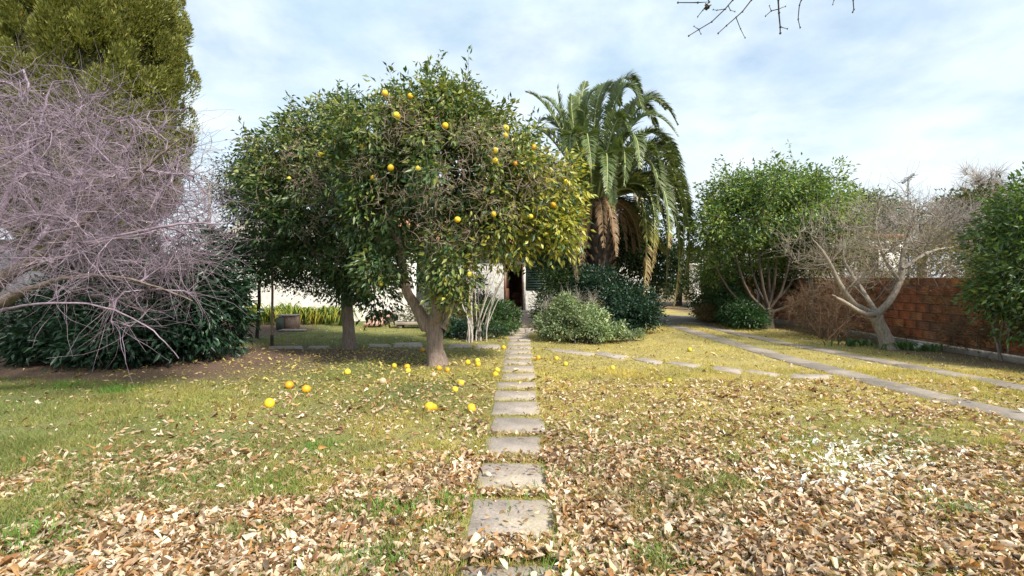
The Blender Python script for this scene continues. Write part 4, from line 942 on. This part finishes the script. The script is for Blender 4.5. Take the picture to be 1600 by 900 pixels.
shrub('twiggy_thicket', 1560, 560, 'low bare reddish thicket beneath the right-edge laurel', [(1570, 530, 8.9, .55, .5, .42), (1520, 530, 9.4, .45, .4, .38)], 160, 3, .06, .4, [(.10, .13, .04), (.22, .13, .07)], [2, 1], M_matte, stemmat=M_brown, twn=900, nst=10)
shrub('laurel_tree', 1580, 562, 'green laurel at the right edge with glossy leaves and spreading branches', [(1592, 400, 8.5, .68, .8, .85), (1630, 350, 8.2, .6, .8, 1.0), (1640, 430, 8.0, .8, .9, 1.1), (1562, 455, 8.6, .42, .5, .40), (1600, 310, 8.3, .2, .25, .45), (1568, 360, 8.8, .33, .5, .42), (1625, 500, 8.1, .5, .5, .5), (1535, 465, 8.7, .2, .3, .18)],
      620, 20, .105, .38, [(.08, .16, .045), (.13, .21, .06), (.24, .29, .08), (.05, .10, .05)], [3, 3, 1.5, 2], cat='tree', spread=.18, stemmat=M_bark2, nst=8)
shrub('overgrown_hedge', 1400, 500, 'overgrown yellow-green and brown hedge topping the brick wall behind the bare tree', [(1400, 405, 13.2, 1.5, .6, .55), (1300, 400, 14.5, 1.3, .6, .5), (1480, 400, 11.8, .9, .5, .5), (1350, 380, 14.5, .8, .5, .5), (1440, 375, 13.2, .8, .5, .45), (1300, 410, 13.6, 1.0, .5, .5), (1250, 420, 15.5, .9, .5, .5), (1520, 415, 10.9, .6, .4, .45)],
      760, 13, .08, .42, [(.14, .15, .04), (.25, .23, .08), (.22, .14, .07), (.07, .09, .03)], [2, 1.2, 1, 2], M_matte, 'hedge', M_brown, spread=.2, twn=1500)
shrub('leafy_hedge', 1180, 490, 'mixed green leafy hedge in front of the wall behind the evergreen tree', [(1130, 440, 17.0, .9, .5, 1.0), (1180, 425, 16.8, .9, .5, .55), (1235, 430, 15.5, .7, .5, .6), (1100, 450, 18, .7, .5, .9), (1220, 410, 17.5, 1.2, .5, .5), (1290, 405, 16.5, 1.0, .5, .45)], 760, 20, .10, .42, [(.06, .11, .03), (.14, .18, .04), (.22, .24, .05), (.05, .07, .03)], [2, 1.5, 1, 2], M_matte, 'hedge', M_brown, spread=.2)
shrub('climbing_bush', 1475, 540, 'sparse brown and green climber sprawling over the brick wall between bare tree and laurel', [(1495, 470, 10.1, .5, .25, .6), (1450, 435, 10.9, .8, .3, .28), (1510, 520, 9.7, .4, .3, .35), (1420, 525, 11.1, .6, .25, .2), (1530, 450, 9.5, .4, .3, .4), (1390, 440, 11.8, .6, .3, .25)], 340, 9, .06, .42, [(.10, .14, .04), (.24, .14, .07), (.18, .17, .06)], [2, 1, 1], M_matte, 'climber', M_brown, spread=.15, twn=1300)
# strap-leaved plants along the white wall
def strap_plant(label):
    x = 0; o = empty('strap_leaved_plant', (0, 0, 0), label, 'plant', 'strap-leaved plants along the white wall')
    for L in range(34):
        a_ = rng.uniform(0, 2*np.pi); h = rng.uniform(.45, .72); rch = rng.uniform(.15, .55); b = rng.normal(size=3)*.05; b[2] = 0
        hd = np.array([math.cos(a_), math.sin(a_), 0]); P = bez(b, b+hd*rch*.5+[0, 0, h*1.5], b+hd*rch*1.15+[0, 0, h*rng.uniform(-.05, .75)], 9)
        P[:, 2] = np.maximum(P[:, 2], .02)
        S = np.cross(hd, [0, 0, 1.0]); w = .024*np.array([.6, .9, 1, 1, .95, .9, .75, .5, .08])[:, None]
        V = np.concatenate([P-S*w, P+[0, 0, -.008], P+S*w]); i = np.arange(8)
        Q = np.vstack([np.stack([i, i+1, i+10, i+9], -1), np.stack([i+9, i+10, i+19, i+18], -1)])
        t = sstep(.35, 1.0, np.linspace(0, 1, 9))[:, None]*rng.uniform(.3, 1); g = np.array([.09, .17, .035])*rng.uniform(.7, 1.3)
        c = g*(1-t)+np.array([.50, .40, .05])*t
        link('leaf', mesh_np('leaf', V, [Q], M_matte, np.tile(c, (3, 1)), True), o)
    return o
def copy_tree(o):
    c = o.copy(); C.objects.link(c)
    for ch in o.children:
        d = ch.copy(); C.objects.link(d); d.parent = c
    return c
sp = [strap_plant('green strap-leaved clump with yellowing leaf tips in the row against the white wall') for _ in range(3)]
spots = []
for i in range(20):
    px = 372+i*9.2; py = 507-(3 if i % 2 else 0)+rng.normal()*.8
    spots.append((px, py))
for i, (px, py) in enumerate(spots):
    o = sp[i] if i < 3 else copy_tree(sp[i % 3])
    x, y = gp(px, py); o.location = (x, y-.2, 0); o.rotation_euler = (0, 0, rng.uniform(0, 6.28)); s = rng.uniform(.85, 1.1); o.scale = (s, s, s)
def small_strap(px, py, label, n, h, g, cat='plant'):
    x, y = gp(px, py); o = empty('strap_leaved_plant', (x, y, 0), label, cat)
    for L in range(n):
        a_ = rng.uniform(0, 2*np.pi); hh = h*rng.uniform(.6, 1.2); hd = np.array([math.cos(a_), math.sin(a_), 0]); b = rng.normal(size=3)*[.25, .08, 0]
        P = bez(b, b+hd*hh*.3+[0, 0, hh], b+hd*hh*.9+[0, 0, hh*.6], 6); S = np.cross(hd, [0, 0, 1.0]); w = .02*np.array([.7, 1, 1, .9, .6, .05])[:, None]
        V = np.concatenate([P-S*w, P+S*w]); i = np.arange(5)
        link('leaf', mesh_np('leaf', V, [np.stack([i, i+1, i+7, i+6], -1)], M_matte, np.tile(np.array(g)*rng.uniform(.7, 1.3), (12, 1))), o)
small_strap(1410, 547, 'low green strap-leaved plant right of the pale bare trunk', 46, .22, (.08, .17, .04))
small_strap(1445, 549, 'small green strap-leaved plant by the brick wall footing', 30, .2, (.09, .17, .05))
small_strap(1340, 541, 'low green plant under the brown thicket left of the bare trunk', 40, .2, (.06, .13, .04))
wr = box_obj('wrapper', (0, 0, 0, .22, .10, .05), M_white2, None, (*gp(1432, 549), .03), (R(15), R(-20), R(15)), .02); tag(wr, 'crumpled whitish bag lying among the strap leaves by the brick wall', 'bag')

# white multi-stemmed shrub left of the door
x, y = gp(745, 532); oW = np.array([x, y, 0])
tW = empty('white_stemmed_tree', (x, y, 0), 'cluster of smooth whitish bare stems fanning up left of the doorway', 'tree')
for i in range(17):
    b = np.array([rng.uniform(-.26, .26), rng.normal()*.16, -.02]); tx = 715+b[0]*120+rng.uniform(0, 60) if i > 3 else rng.uniform(780, 808); h = rng.uniform(395, 450)
    t = at(tx, h, y+rng.normal()*.35)-oW; m1 = b*.45+t*.55+np.array([-t[0]*.08, 0, .05])
    P, r = smooth_line(np.array([b, b*.8+np.array([t[0]*.08, 0, .35]), m1, t]), np.array([.021, .018, .014, .008])*rng.uniform(.7, 1.2), 4, .006)
    link('stem', mesh_np('stem', *(lambda VQ: (VQ[0], [VQ[1]]))(tubes([(P, r)], 6)), M_white_stem, None, True), tW)

# background trees beyond the walls
def far_tree(px, base_y, d, ells, label, cols, n=420, k=24, ln=.16, bare=False, wd=.45):
    o = np.array([(px-800)/F*d, d, 0]); t = empty('background_tree', tuple(o), label, 'tree', None)
    el = [E(*e, o) for e in ells]; top = np.array(el[0][:3])
    P, r = cit_trunk(np.array([[0, 0, 0], top*.45, top]), [.2, .15, .07], t, 8, .05, 'trunk', M_dark_bark)
    Pc, Oc, _ = crown_points(el, n, .6, .35, int(px)); sk, nn_, dd_, n0 = skeleton([(P, r)], Pc[::(1 if bare else 3)], .5, .008, .4)
    tube_obj('branch', sk, M_bark2 if bare else M_dark_bark, t, 3)
    if bare: tube_obj('twigs', twigs(nn_[n0:], dd_[n0:], 1300, .8, .008, 4, .4, np.array([0, 0, .4])), M_bark2, t, 3)
    else: foliage(Pc, Oc, k, .38, ln, wd, cols, [3, 2, 1], M_matte, 'crown', t, .2, .6)
DK = [(.03, .055, .025), (.05, .085, .03), (.08, .11, .04)]
far_tree(1060, 0, 27, [(1065, 420, 27, 2.6, 2, 1.4), (1030, 430, 27, 2.4, 2, 1.6), (1120, 425, 27, 1.8, 2, 1.3)], 'dark tree mass at the far end of the drive', DK, 520)
far_tree(1360, 0, 24, [(1355, 335, 24, 1.6, 1.5, 1.1), (1385, 345, 24, 1.0, 1.2, .8)], 'green tree beyond the wall behind the pale bare tree', [(.06, .10, .04), (.09, .14, .05), (.14, .17, .06)], 330)
far_tree(1520, 0, 19, [(1510, 345, 19, 1.1, 1.2, .9), (1545, 330, 19, .9, 1.2, .8), (1490, 325, 19, .6, .8, .5)], 'mixed green and rust tree beyond the wall near the right edge', [(.06, .09, .03), (.15, .10, .04), (.04, .06, .02)], 330)
far_tree(1440, 0, 17, [(1440, 350, 17, 1.3, 1.2, .8), (1490, 370, 17, 1.2, 1.2, .9)], 'pale leafless tree beyond the brick wall under the aerial', DK, 220, bare=True)
far_tree(1545, 0, 26, [(1530, 290, 26, 1.0, 1.2, 1.0), (1560, 300, 26, .8, 1.2, .8)], 'distant bare treetop against the sky at the right', DK, 120, bare=True)
far_tree(1640, 0, 14, [(1640, 400, 14, 1.3, 1.2, 1.6), (1600, 430, 14, 1.2, 1.2, 1.3)], 'dark green tree behind the right-edge laurel', DK, 400)
far_tree(640, 0, 21, [(640, 400, 20, 1.8, 1.0, 1.2), (590, 440, 20, 1.2, 1, .8)], 'dark tree between the white wall and the house behind the forked trunk', DK, 420)
far_tree(860, 0, 17.5, [(880, 385, 17.8, 1.3, 1.0, 1.2), (950, 385, 17.8, 1.6, 1, 1.5), (1015, 405, 17.8, 1.1, 1, 1.2), (990, 350, 18, .8, .8, .7)], 'dark leafy tree in the shade behind the palm trunk', DK, 640)

# overhead branch: a bare tree standing behind and to the right of the viewpoint
oH = np.array([4.6, -2.4, 0])
tH = empty('overhanging_tree', tuple(oH), 'bare tree whose thin dark twigs hang into the top of the picture', 'tree')
cit_trunk(np.array([(0, 0, -.02), (.05, .05, 1.2), (0, .2, 2.4), (-.2, .6, 3.5)]), [.24, .18, .16, .13], tH, 12, .06, 'trunk', M_dark_bark)
lh, lr = smooth_line(np.array([(-.2, .6, 3.5), (-.9, 2.6, 4.0), (-2.0, 4.6, 4.0), (-2.9, 5.45, 3.72), (-3.5, 5.6, 3.42)]), [.12, .07, .035, .016, .007], 5, .01)
l2, r2 = smooth_line(np.array([(-1.4, 3.6, 4.02), (-1.9, 5.0, 3.8), (-2.3, 5.5, 3.7)]), [.04, .018, .008], 4, .01)
tube_obj('limb', [(lh, lr), (l2, r2)], M_dark_bark, tH, 7)
DH = 3.1
for pl_, w in ([(1098, -18), (1108, 3), (1090, 4), (1059, 4)], .0040), ([(1108, 3), (1098, 16), (1090, 26)], .0025), ([(1152, -30), (1145, 0), (1133, 14), (1112, 34), (1092, 46), (1076, 56)], .0035), ([(1133, 14), (1120, 16), (1114, 15)], .002), ([(1092, 46), (1084, 41)], .002), ([(1092, 46), (1095, 53)], .002), ([(1138, 9), (1141, 16), (1148, 18)], .002), \
    ([(1180, -30), (1174, 0), (1160, 18), (1150, 27), (1135, 40), (1122, 52)], .0035), ([(1150, 27), (1157, 45), (1164, 59)], .0022), ([(1214, -34), (1216, 0), (1217, 20), (1219, 42), (1219, 52)], .0045), ([(1217, 14), (1205, 17), (1196, 25)], .0025), ([(1205, 17), (1202, 9)], .002), ([(1217, 14), (1227, 10)], .002), ([(1219, 42), (1230, 45)], .0022), \
    ([(1254, -30), (1252, 0), (1249, 8), (1247, 30), (1250, 43)], .003), ([(1306, -20), (1303, 0), (1301, 7)], .002), ([(1330, -30), (1333, 0), (1334, 15), (1332, 19)], .003):
    P = np.array([at(a_, b_, DH+.02*i) for i, (a_, b_) in enumerate(pl_)])-oH
    w *= 1.35; hp = []; hp.append((P, np.linspace(w, w*.55, len(P))))
    for q in P[1:]:
        hp.append((np.array([q-[0, 0, .004], q+[.003, 0, .004]]), np.array([w*1.25, w*1.1])))
    if pl_[0][1] < -15:      # carry it up to the limb
        e = P[0]; j = int(np.argmin(((lh-e)**2).sum(1))); hp.append((bez(e, (e+lh[j])/2+[0, 0, .1], lh[j], 6), np.linspace(w, w*1.6, 6)))
    tube_obj('twig', hp, M_dark_bark, tH, 5)
# a second cluster of dry fruit stalks on the twig
tube_obj('seed_cluster', [(at(1105, 10, DH)-oH+rng.normal(size=(3, 3))*.012, np.array([.005, .007, .003])) for _ in range(9)], M_dark_bark, tH, 4)

# ------------------------------------------------------------------ fallen oranges
fo = [(421, 634, .062, 'large yellow orange on the lawn, nearest to the left, nearest of the left three', 0), (452, 603, .056, 'yellow orange on the lawn, the left one of the pair beyond the nearest left orange', 0), (478.5, 610, .056, 'yellow orange on the lawn, the right one of the pair on the left side', 0),
      (543, 581, .05, 'single orange on the brown-edged grass in front of the straight citrus trunk', 0), (616, 571, .046, 'orange left of the forked trunk, leftmost of the group of three', 0), (636, 573, .05, 'orange left of the forked trunk, touching another one just in front of it', 0), (637.5, 579, .046, 'half-hidden orange just in front of another left of the forked trunk', 0),
      (660.5, 546, .048, 'orange in the grass behind and just left of the forked trunk', 0), (686, 575, .047, 'orange lying right at the foot of the forked trunk', 0), (699, 577.5, .042, 'dull yellow orange sunk in the grass right of the forked trunk foot', 0), (731, 566, .048, 'orange right of the forked trunk, left of the touching pair', 0),
      (746, 564, .05, 'rear orange of the touching pair between the trunk and the stepping stones', 0), (747, 569, .046, 'front orange of the touching pair between the trunk and the stepping stones', 0), (777, 578, .045, 'orange at the left edge of the stepping stones, rear of two', 0), (774, 585.5, .05, 'orange at the left edge of the stepping stones, front of two', 0),
      (787, 541, .045, 'small far orange beside the stepping stones near the cross path', 0), (720.5, 598, .045, 'yellow orange alone on the grass between trunk and stepping stones', 0), (711, 608, .043, 'reddish orange fruit on the grass in front of the forked trunk', 0), (671, 638, .058, 'big yellow orange among the first dry leaves left of the stepping stones', 0),
      (677, 637, .045, 'smaller orange pressed against the big one left of the stepping stones', 0), (736.5, 639, .055, 'yellow orange close to the left side of the stepping stones', 0), (598, 596, .05, 'mouldy beige orange on the grass in front of the two trunks', 1), (677.5, 585, .04, 'pale whitish rotting orange in front of the forked trunk', 1),
      (841, 558, .045, 'orange just right of the stepping stones by the start of the side path', 0), (869.5, 559, .04, 'orange right beside the first slab of the side path', 0), (883.5, 568, .042, 'orange on the grass in front of the side path, second from the stepping stones', 0), (957, 574.5, .044, 'flattened orange on the grass in front of the middle of the side path', 0),
      (1077.5, 545.5, .048, 'lone orange on the grass between the side path and the drive', 0), (1046, 593, .035, 'small faded orange in the dry grass in front of the side path', 0)]
for px, py, r, lab, rot in fo:
    x, y = gp(px, py+4); y += 0
    o = link('fallen_orange', FRr if rot else FR, None, (x, y, float(gz(x, y))+r*.8), (rng.random()*6, rng.random()*6, 0), [r, r*1.03, r*.94]); tag(o, lab, 'orange', 'fallen oranges on the lawn')

# ------------------------------------------------------------------ leaf litter
def frame_pts(n, d0, d1, pw=1.18):
    """random ground points seen by the camera plus a margin to the sides"""
    u = rng.random(n); d = np.sqrt(d0*d0+(d1*d1-d0*d0)*u); x = rng.uniform(-1, 1, n)*(pw*d+1.0)
    return x, d
def litter_density(x, y):
    px = 800+x/y*F; py = HY+F*CH/y
    n = fbm(x*1.1+3, y*1.1, 0, 91, 4); n2 = fbm(x*3.5+3, y*3.5, 0, 97, 3)
    edge = np.interp(px, [-400, 0, 300, 500, 650, 760, 850, 1000, 1200, 1450, 1650, 2000], [830, 800, 745, 715, 700, 715, 700, 695, 690, 690, 680, 680])
    near = sstep(-55, 95, (py-edge)+(n-.5)*190)
    near *= (.20+.78*sstep(.36, .56, n2+.06*(px > 850)))*np.where(px < 760, .92, 1)
    mid = .11*sstep(-130, -20, py-edge)*(.3+1.4*sstep(.42, .62, n))+.05*sstep(540, 580, py)*(px > 850)*sstep(.4, .6, n)
    far = .022+.05*sstep(-6, 2, x)
    return np.clip(np.maximum(near, mid+far), 0, 1)
PX, PY = [], []
def crinkle_leaves(x, y, z0, Lr, cols, w, fine=False):
    n = len(x); L = rng.gamma(9, 1/9, n).clip(.35, 1.9)*Lr; W = L*rng.uniform(.28, .56, n)
    a_ = rng.uniform(0, 2*np.pi, n); el = rng.normal(0, .20, n); rl = rng.normal(0, .45, n)
    D = np.stack([np.cos(a_)*np.cos(el), np.sin(a_)*np.cos(el), np.sin(el)], -1); Sx = np.stack([-np.sin(a_), np.cos(a_), np.zeros(n)], -1); Nn = np.cross(D, Sx)
    S = Sx*np.cos(rl)[:, None]+Nn*np.sin(rl)[:, None]; N = np.cross(D, S)
    kind = rng.random(n)
    cup = np.where(kind < .3, rng.normal(.05, .08, n), np.abs(rng.normal(.45, .30, n)))*rng.choice([-1, 1, 1], n); bend = np.where(kind < .3, rng.normal(-.03, .12, n), rng.normal(-.12, .34, n))
    sw = rng.normal(0, .10, n)                      # sideways sweep of the blade
    if fine:
        T_ = np.array([0, .2, .2, .2, .48, .48, .48, .78, .78, .78, 1.0]); U_ = np.array([0, -.36, 0, .36, -.5, 0, .5, -.30, 0, .30, 0]); C_ = np.array([0, .7, 0, .7, 1, 0, 1, .5, 0, .5, 0])
        tri = np.array([[0, 3, 2], [0, 2, 1], [7, 8, 10], [8, 9, 10]]); quad = np.array([[1, 2, 5, 4], [2, 3, 6, 5], [4, 5, 8, 7], [5, 6, 9, 8]])
    else:
        T_ = np.array([0, .3, .3, .3, .68, .68, .68, 1.0]); U_ = np.array([0, -.48, 0, .48, -.36, 0, .36, 0]); C_ = np.array([0, 1, 0, 1, .7, 0, .7, 0])
        tri = np.array([[0, 3, 2], [0, 2, 1], [4, 5, 7], [5, 6, 7]]); quad = np.array([[1, 2, 5, 4], [2, 3, 6, 5]])
    m = len(T_); U = U_[None]*(1+rng.normal(0, .14, (n, m)))+sw[:, None]*np.sin(T_*np.pi)[None]*2
    V = (D[:, None]*(T_[None]*L[:, None])[..., None]+S[:, None]*(U*W[:, None])[..., None]+N[:, None]*((C_[None]*cup[:, None]*W[:, None])+((T_**2)[None]*bend[:, None]*L[:, None])+rng.normal(0, .05, (n, m))*W[:, None])[..., None])
    V -= V.mean(1, keepdims=True); V[..., 2] -= np.minimum(V[..., 2].min(1), 0)[:, None]*.75
    V += np.stack([x, y, z0], -1)[:, None]
    k = np.arange(n)[:, None]*m
    T = np.concatenate([k+t_[None] for t_ in tri]); Q = np.concatenate([k+q_[None] for q_ in quad])
    c = palette(cols, w, n, .16); cv = np.repeat(c, m, 0)*(1+rng.normal(0, .16, (n*m, 1)))
    return V.reshape(-1, 3), T, Q, np.clip(cv, .01, .9), m, tri, quad
LC = [(.58, .455, .33), (.46, .31, .19), (.24, .12, .05), (.76, .66, .53), (.37, .19, .06), (.11, .065, .035)]
LW = [4, 3.2, 2.6, 2.2, 1.6, 2.4]
chunks = []
for n, d0, d1, Lr in ((165000, 1.7, 4.2, .045), (120000, 4.2, 7.2, .047), (60000, 7.2, 16, .052)):
    x, y = frame_pts(n, d0, d1); keep = rng.random(n) < litter_density(x, y)*(1 if d0 < 7 else .9)
    os_ = on_slab(x, y, .012); px = 800+x/y*F
    keep &= ~(os_ & (rng.random(n) < np.where((y < 2.62), .90, .975)))
    keep &= ~((rng.random(n) < .8) & (soil_mask(x, y) > .5)) & (np.abs(x) < 12) & (x < 8.8)
    chunks.append((x[keep], y[keep], Lr))
near = []
A = []; off = 0
first = True
for x, y, Lr in chunks:
    dens = litter_density(x, y); z = gz(x, y)+rng.random(len(x))*.024*dens+.010+.02*on_slab(x, y, .03)
    if first:
        o_ = np.argsort(np.hypot(x, y)+100*((np.abs(x/y) > 1.0) | (y < 2.50))+.0*y); sel = o_[:300]; rest = o_[300:]
        sx, sy, sz = x[sel], y[sel], z[sel]+.006; x, y, z = x[rest], y[rest], z[rest]; first = False
    px = 800+x/y*F; py = HY+F*CH/y
    pale = np.exp(-(((px-1325)/95)**2+((py-722)/42)**2)) *.75 > rng.random(len(x))  # patch of leaves whitened so their colour carries a blown-out sun highlight
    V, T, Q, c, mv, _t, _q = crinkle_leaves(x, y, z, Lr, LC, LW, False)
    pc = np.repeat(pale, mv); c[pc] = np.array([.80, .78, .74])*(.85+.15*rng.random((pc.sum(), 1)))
    A.append((V, T+off, Q+off, c)); off += len(V)
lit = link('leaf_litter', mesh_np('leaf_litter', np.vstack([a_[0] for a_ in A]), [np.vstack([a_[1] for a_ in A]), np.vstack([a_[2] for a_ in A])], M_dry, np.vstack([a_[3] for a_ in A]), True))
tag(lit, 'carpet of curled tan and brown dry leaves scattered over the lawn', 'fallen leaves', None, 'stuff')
V, T, Q, c, mv, tt_, qq_ = crinkle_leaves(sx, sy, sz*0, .054, LC, LW, True); V = V.reshape(-1, mv, 3); c = c.reshape(-1, mv, 3)
for i in range(len(sx)):
    link('dry_leaf', mesh_np('dry_leaf', V[i]-np.array([sx[i], sy[i], 0]), [tt_, qq_], M_dry, c[i], True), lit, (sx[i], sy[i], sz[i]))
# small yellow fallen citrus leaves under the trees
n = 5500; x = rng.normal(-1.6, 2.2, n); y = rng.normal(8.6, 1.6, n); m = (y > 5.4) & (~on_slab(x, y, 0) | (rng.random(n) < .1)); x, y = x[m], y[m]
V, T, Q, c, *_z = crinkle_leaves(x, y, gz(x, y)+.012, .05, [(.46, .38, .12), (.46, .36, .18), (.30, .26, .08)], [2, 1, 1])
tag(link('fallen_citrus_leaves', mesh_np('fallen_citrus_leaves', V, [T, Q], M_dry, c)), 'small yellow citrus leaves strewn on the grass around the forked trunk', 'fallen leaves', None, 'stuff')

# ------------------------------------------------------------------ grass
chunks = []
for n, d0, d1, h, w in ((230000, 1.7, 4.5, .032, .0045), (230000, 4.5, 8.0, .028, .006), (170000, 8.0, 17, .026, .010)):
    x, y = frame_pts(n, d0, d1, 1.15)
    clump = fbm(x*4, y*4, 0, 51, 3); ld_ = litter_density(x, y)
    keep = (rng.random(n) < .35+.9*sstep(.35, .65, clump)) & ~on_slab(x, y, -.03) & (rng.random(n) > soil_mask(x, y)*.96) & (x < 8.8) & (x > -12)
    keep &= rng.random(n) > ld_*.35
    chunks.append((x[keep], y[keep], h*(.6+.9*clump[keep]), w))
A = []; off = 0
for x, y, h, w in chunks:
    n = len(x); a_ = rng.uniform(0, 2*np.pi, n); ln = rng.normal(0, .5, (n, 2)); hh = h*rng.uniform(.5, 1.5, n)
    tall = fbm(x*.9+9, y*.9, 0, 71, 3); hh *= 1+.7*(tall > .60)
    B = np.stack([x, y, gz(x, y)-.003], -1); S = np.stack([np.cos(a_), np.sin(a_), 0*a_], -1)*w*.5*rng.uniform(.7, 1.3, (n, 1))
    M_ = B+np.c_[ln*hh[:, None]*.35, hh*.6]; Tp = B+np.c_[ln*hh[:, None]*1.05, hh]
    far_ = w > .005
    c = lawn_col(x, y)*rng.uniform(.7, 1.35, (n, 1)); dr_ = (rng.random(n) < .12)[:, None]; c = np.where(dr_, np.array([.38, .32, .16])*rng.uniform(.7, 1.1, (n, 1)), c)
    gr = (rng.random(n) < .15*sstep(.5, .62, fbm(x*2, y*2, 0, 81, 3)))[:, None]; c = np.where(gr, np.array([.10, .22, .04]), c)
    if far_:
        V = np.stack([B-S*1.15, B+S*1.15, Tp], 1).reshape(-1, 3); k = np.arange(n)[:, None]*3+off
        A.append((V, np.zeros((0, 4), int), k+np.array([[0, 1, 2]]), np.repeat(c, 3, 0)))
    else:
        V = np.stack([B-S, B+S, M_+S*.8, M_-S*.8, Tp], 1).reshape(-1, 3); k = np.arange(n)[:, None]*5+off
        A.append((V, k+np.array([[0, 1, 2, 3]]), k+np.array([[3, 2, 4]]), np.repeat(c, 5, 0)))
    off += len(V)
# denser taller tufts here and there
tc_ = [(gp(105, 605), 260), (gp(185, 612), 420), (gp(270, 770), 260), (gp(560, 880), 300), (gp(1150, 720), 260), (gp(905, 745), 200), (gp(1490, 800), 380), (gp(885, 890), 260), (gp(600, 800), 260), (gp(420, 760), 200), (gp(815, 773), 60), (gp(1000, 880), 260), (gp(1130, 755), 200), (gp(30, 850), 300), (gp(1250, 690), 160), (gp(690, 790), 220), (gp(500, 700), 200)]
for (cx_, cy_), n in tc_:
    n = int(n*.6)
    P = np.c_[rng.normal(cx_, .13, n), rng.normal(cy_, .10, n)]; x, y = P.T
    a_ = rng.uniform(0, 2*np.pi, n); ln = rng.normal(0, .45, (n, 2)); hh = rng.uniform(.04, .10, n); B = np.stack([x, y, gz(x, y)], -1); S = np.stack([np.cos(a_), np.sin(a_), 0*a_], -1)*.0035
    M_ = B+np.c_[ln*hh[:, None]*.35, hh*.6]; Tp = B+np.c_[ln*hh[:, None]*1.05, hh]
    V = np.stack([B-S, B+S, M_+S*.8, M_-S*.8, Tp], 1).reshape(-1, 3); k = np.arange(n)[:, None]*5+off
    c = np.array([.14, .27, .055])*rng.uniform(.7, 1.3, (n, 1)); A.append((V, k+np.array([[0, 1, 2, 3]]), k+np.array([[3, 2, 4]]), np.repeat(c, 5, 0))); off += len(V)
g = link('grass', mesh_np('grass', np.vstack([a_[0] for a_ in A]), [np.vstack([a_[1] for a_ in A]), np.vstack([a_[2] for a_ in A])], M_grass, np.clip(np.vstack([a_[3] for a_ in A]), .01, .9)))
tag(g, 'short patchy yellow-green grass of the garden lawn', 'grass', None, 'stuff')
tot = sum(len(o.data.loops)-2*len(o.data.polygons) for o in C.objects if o.type == 'MESH'); print('TRIS', tot)
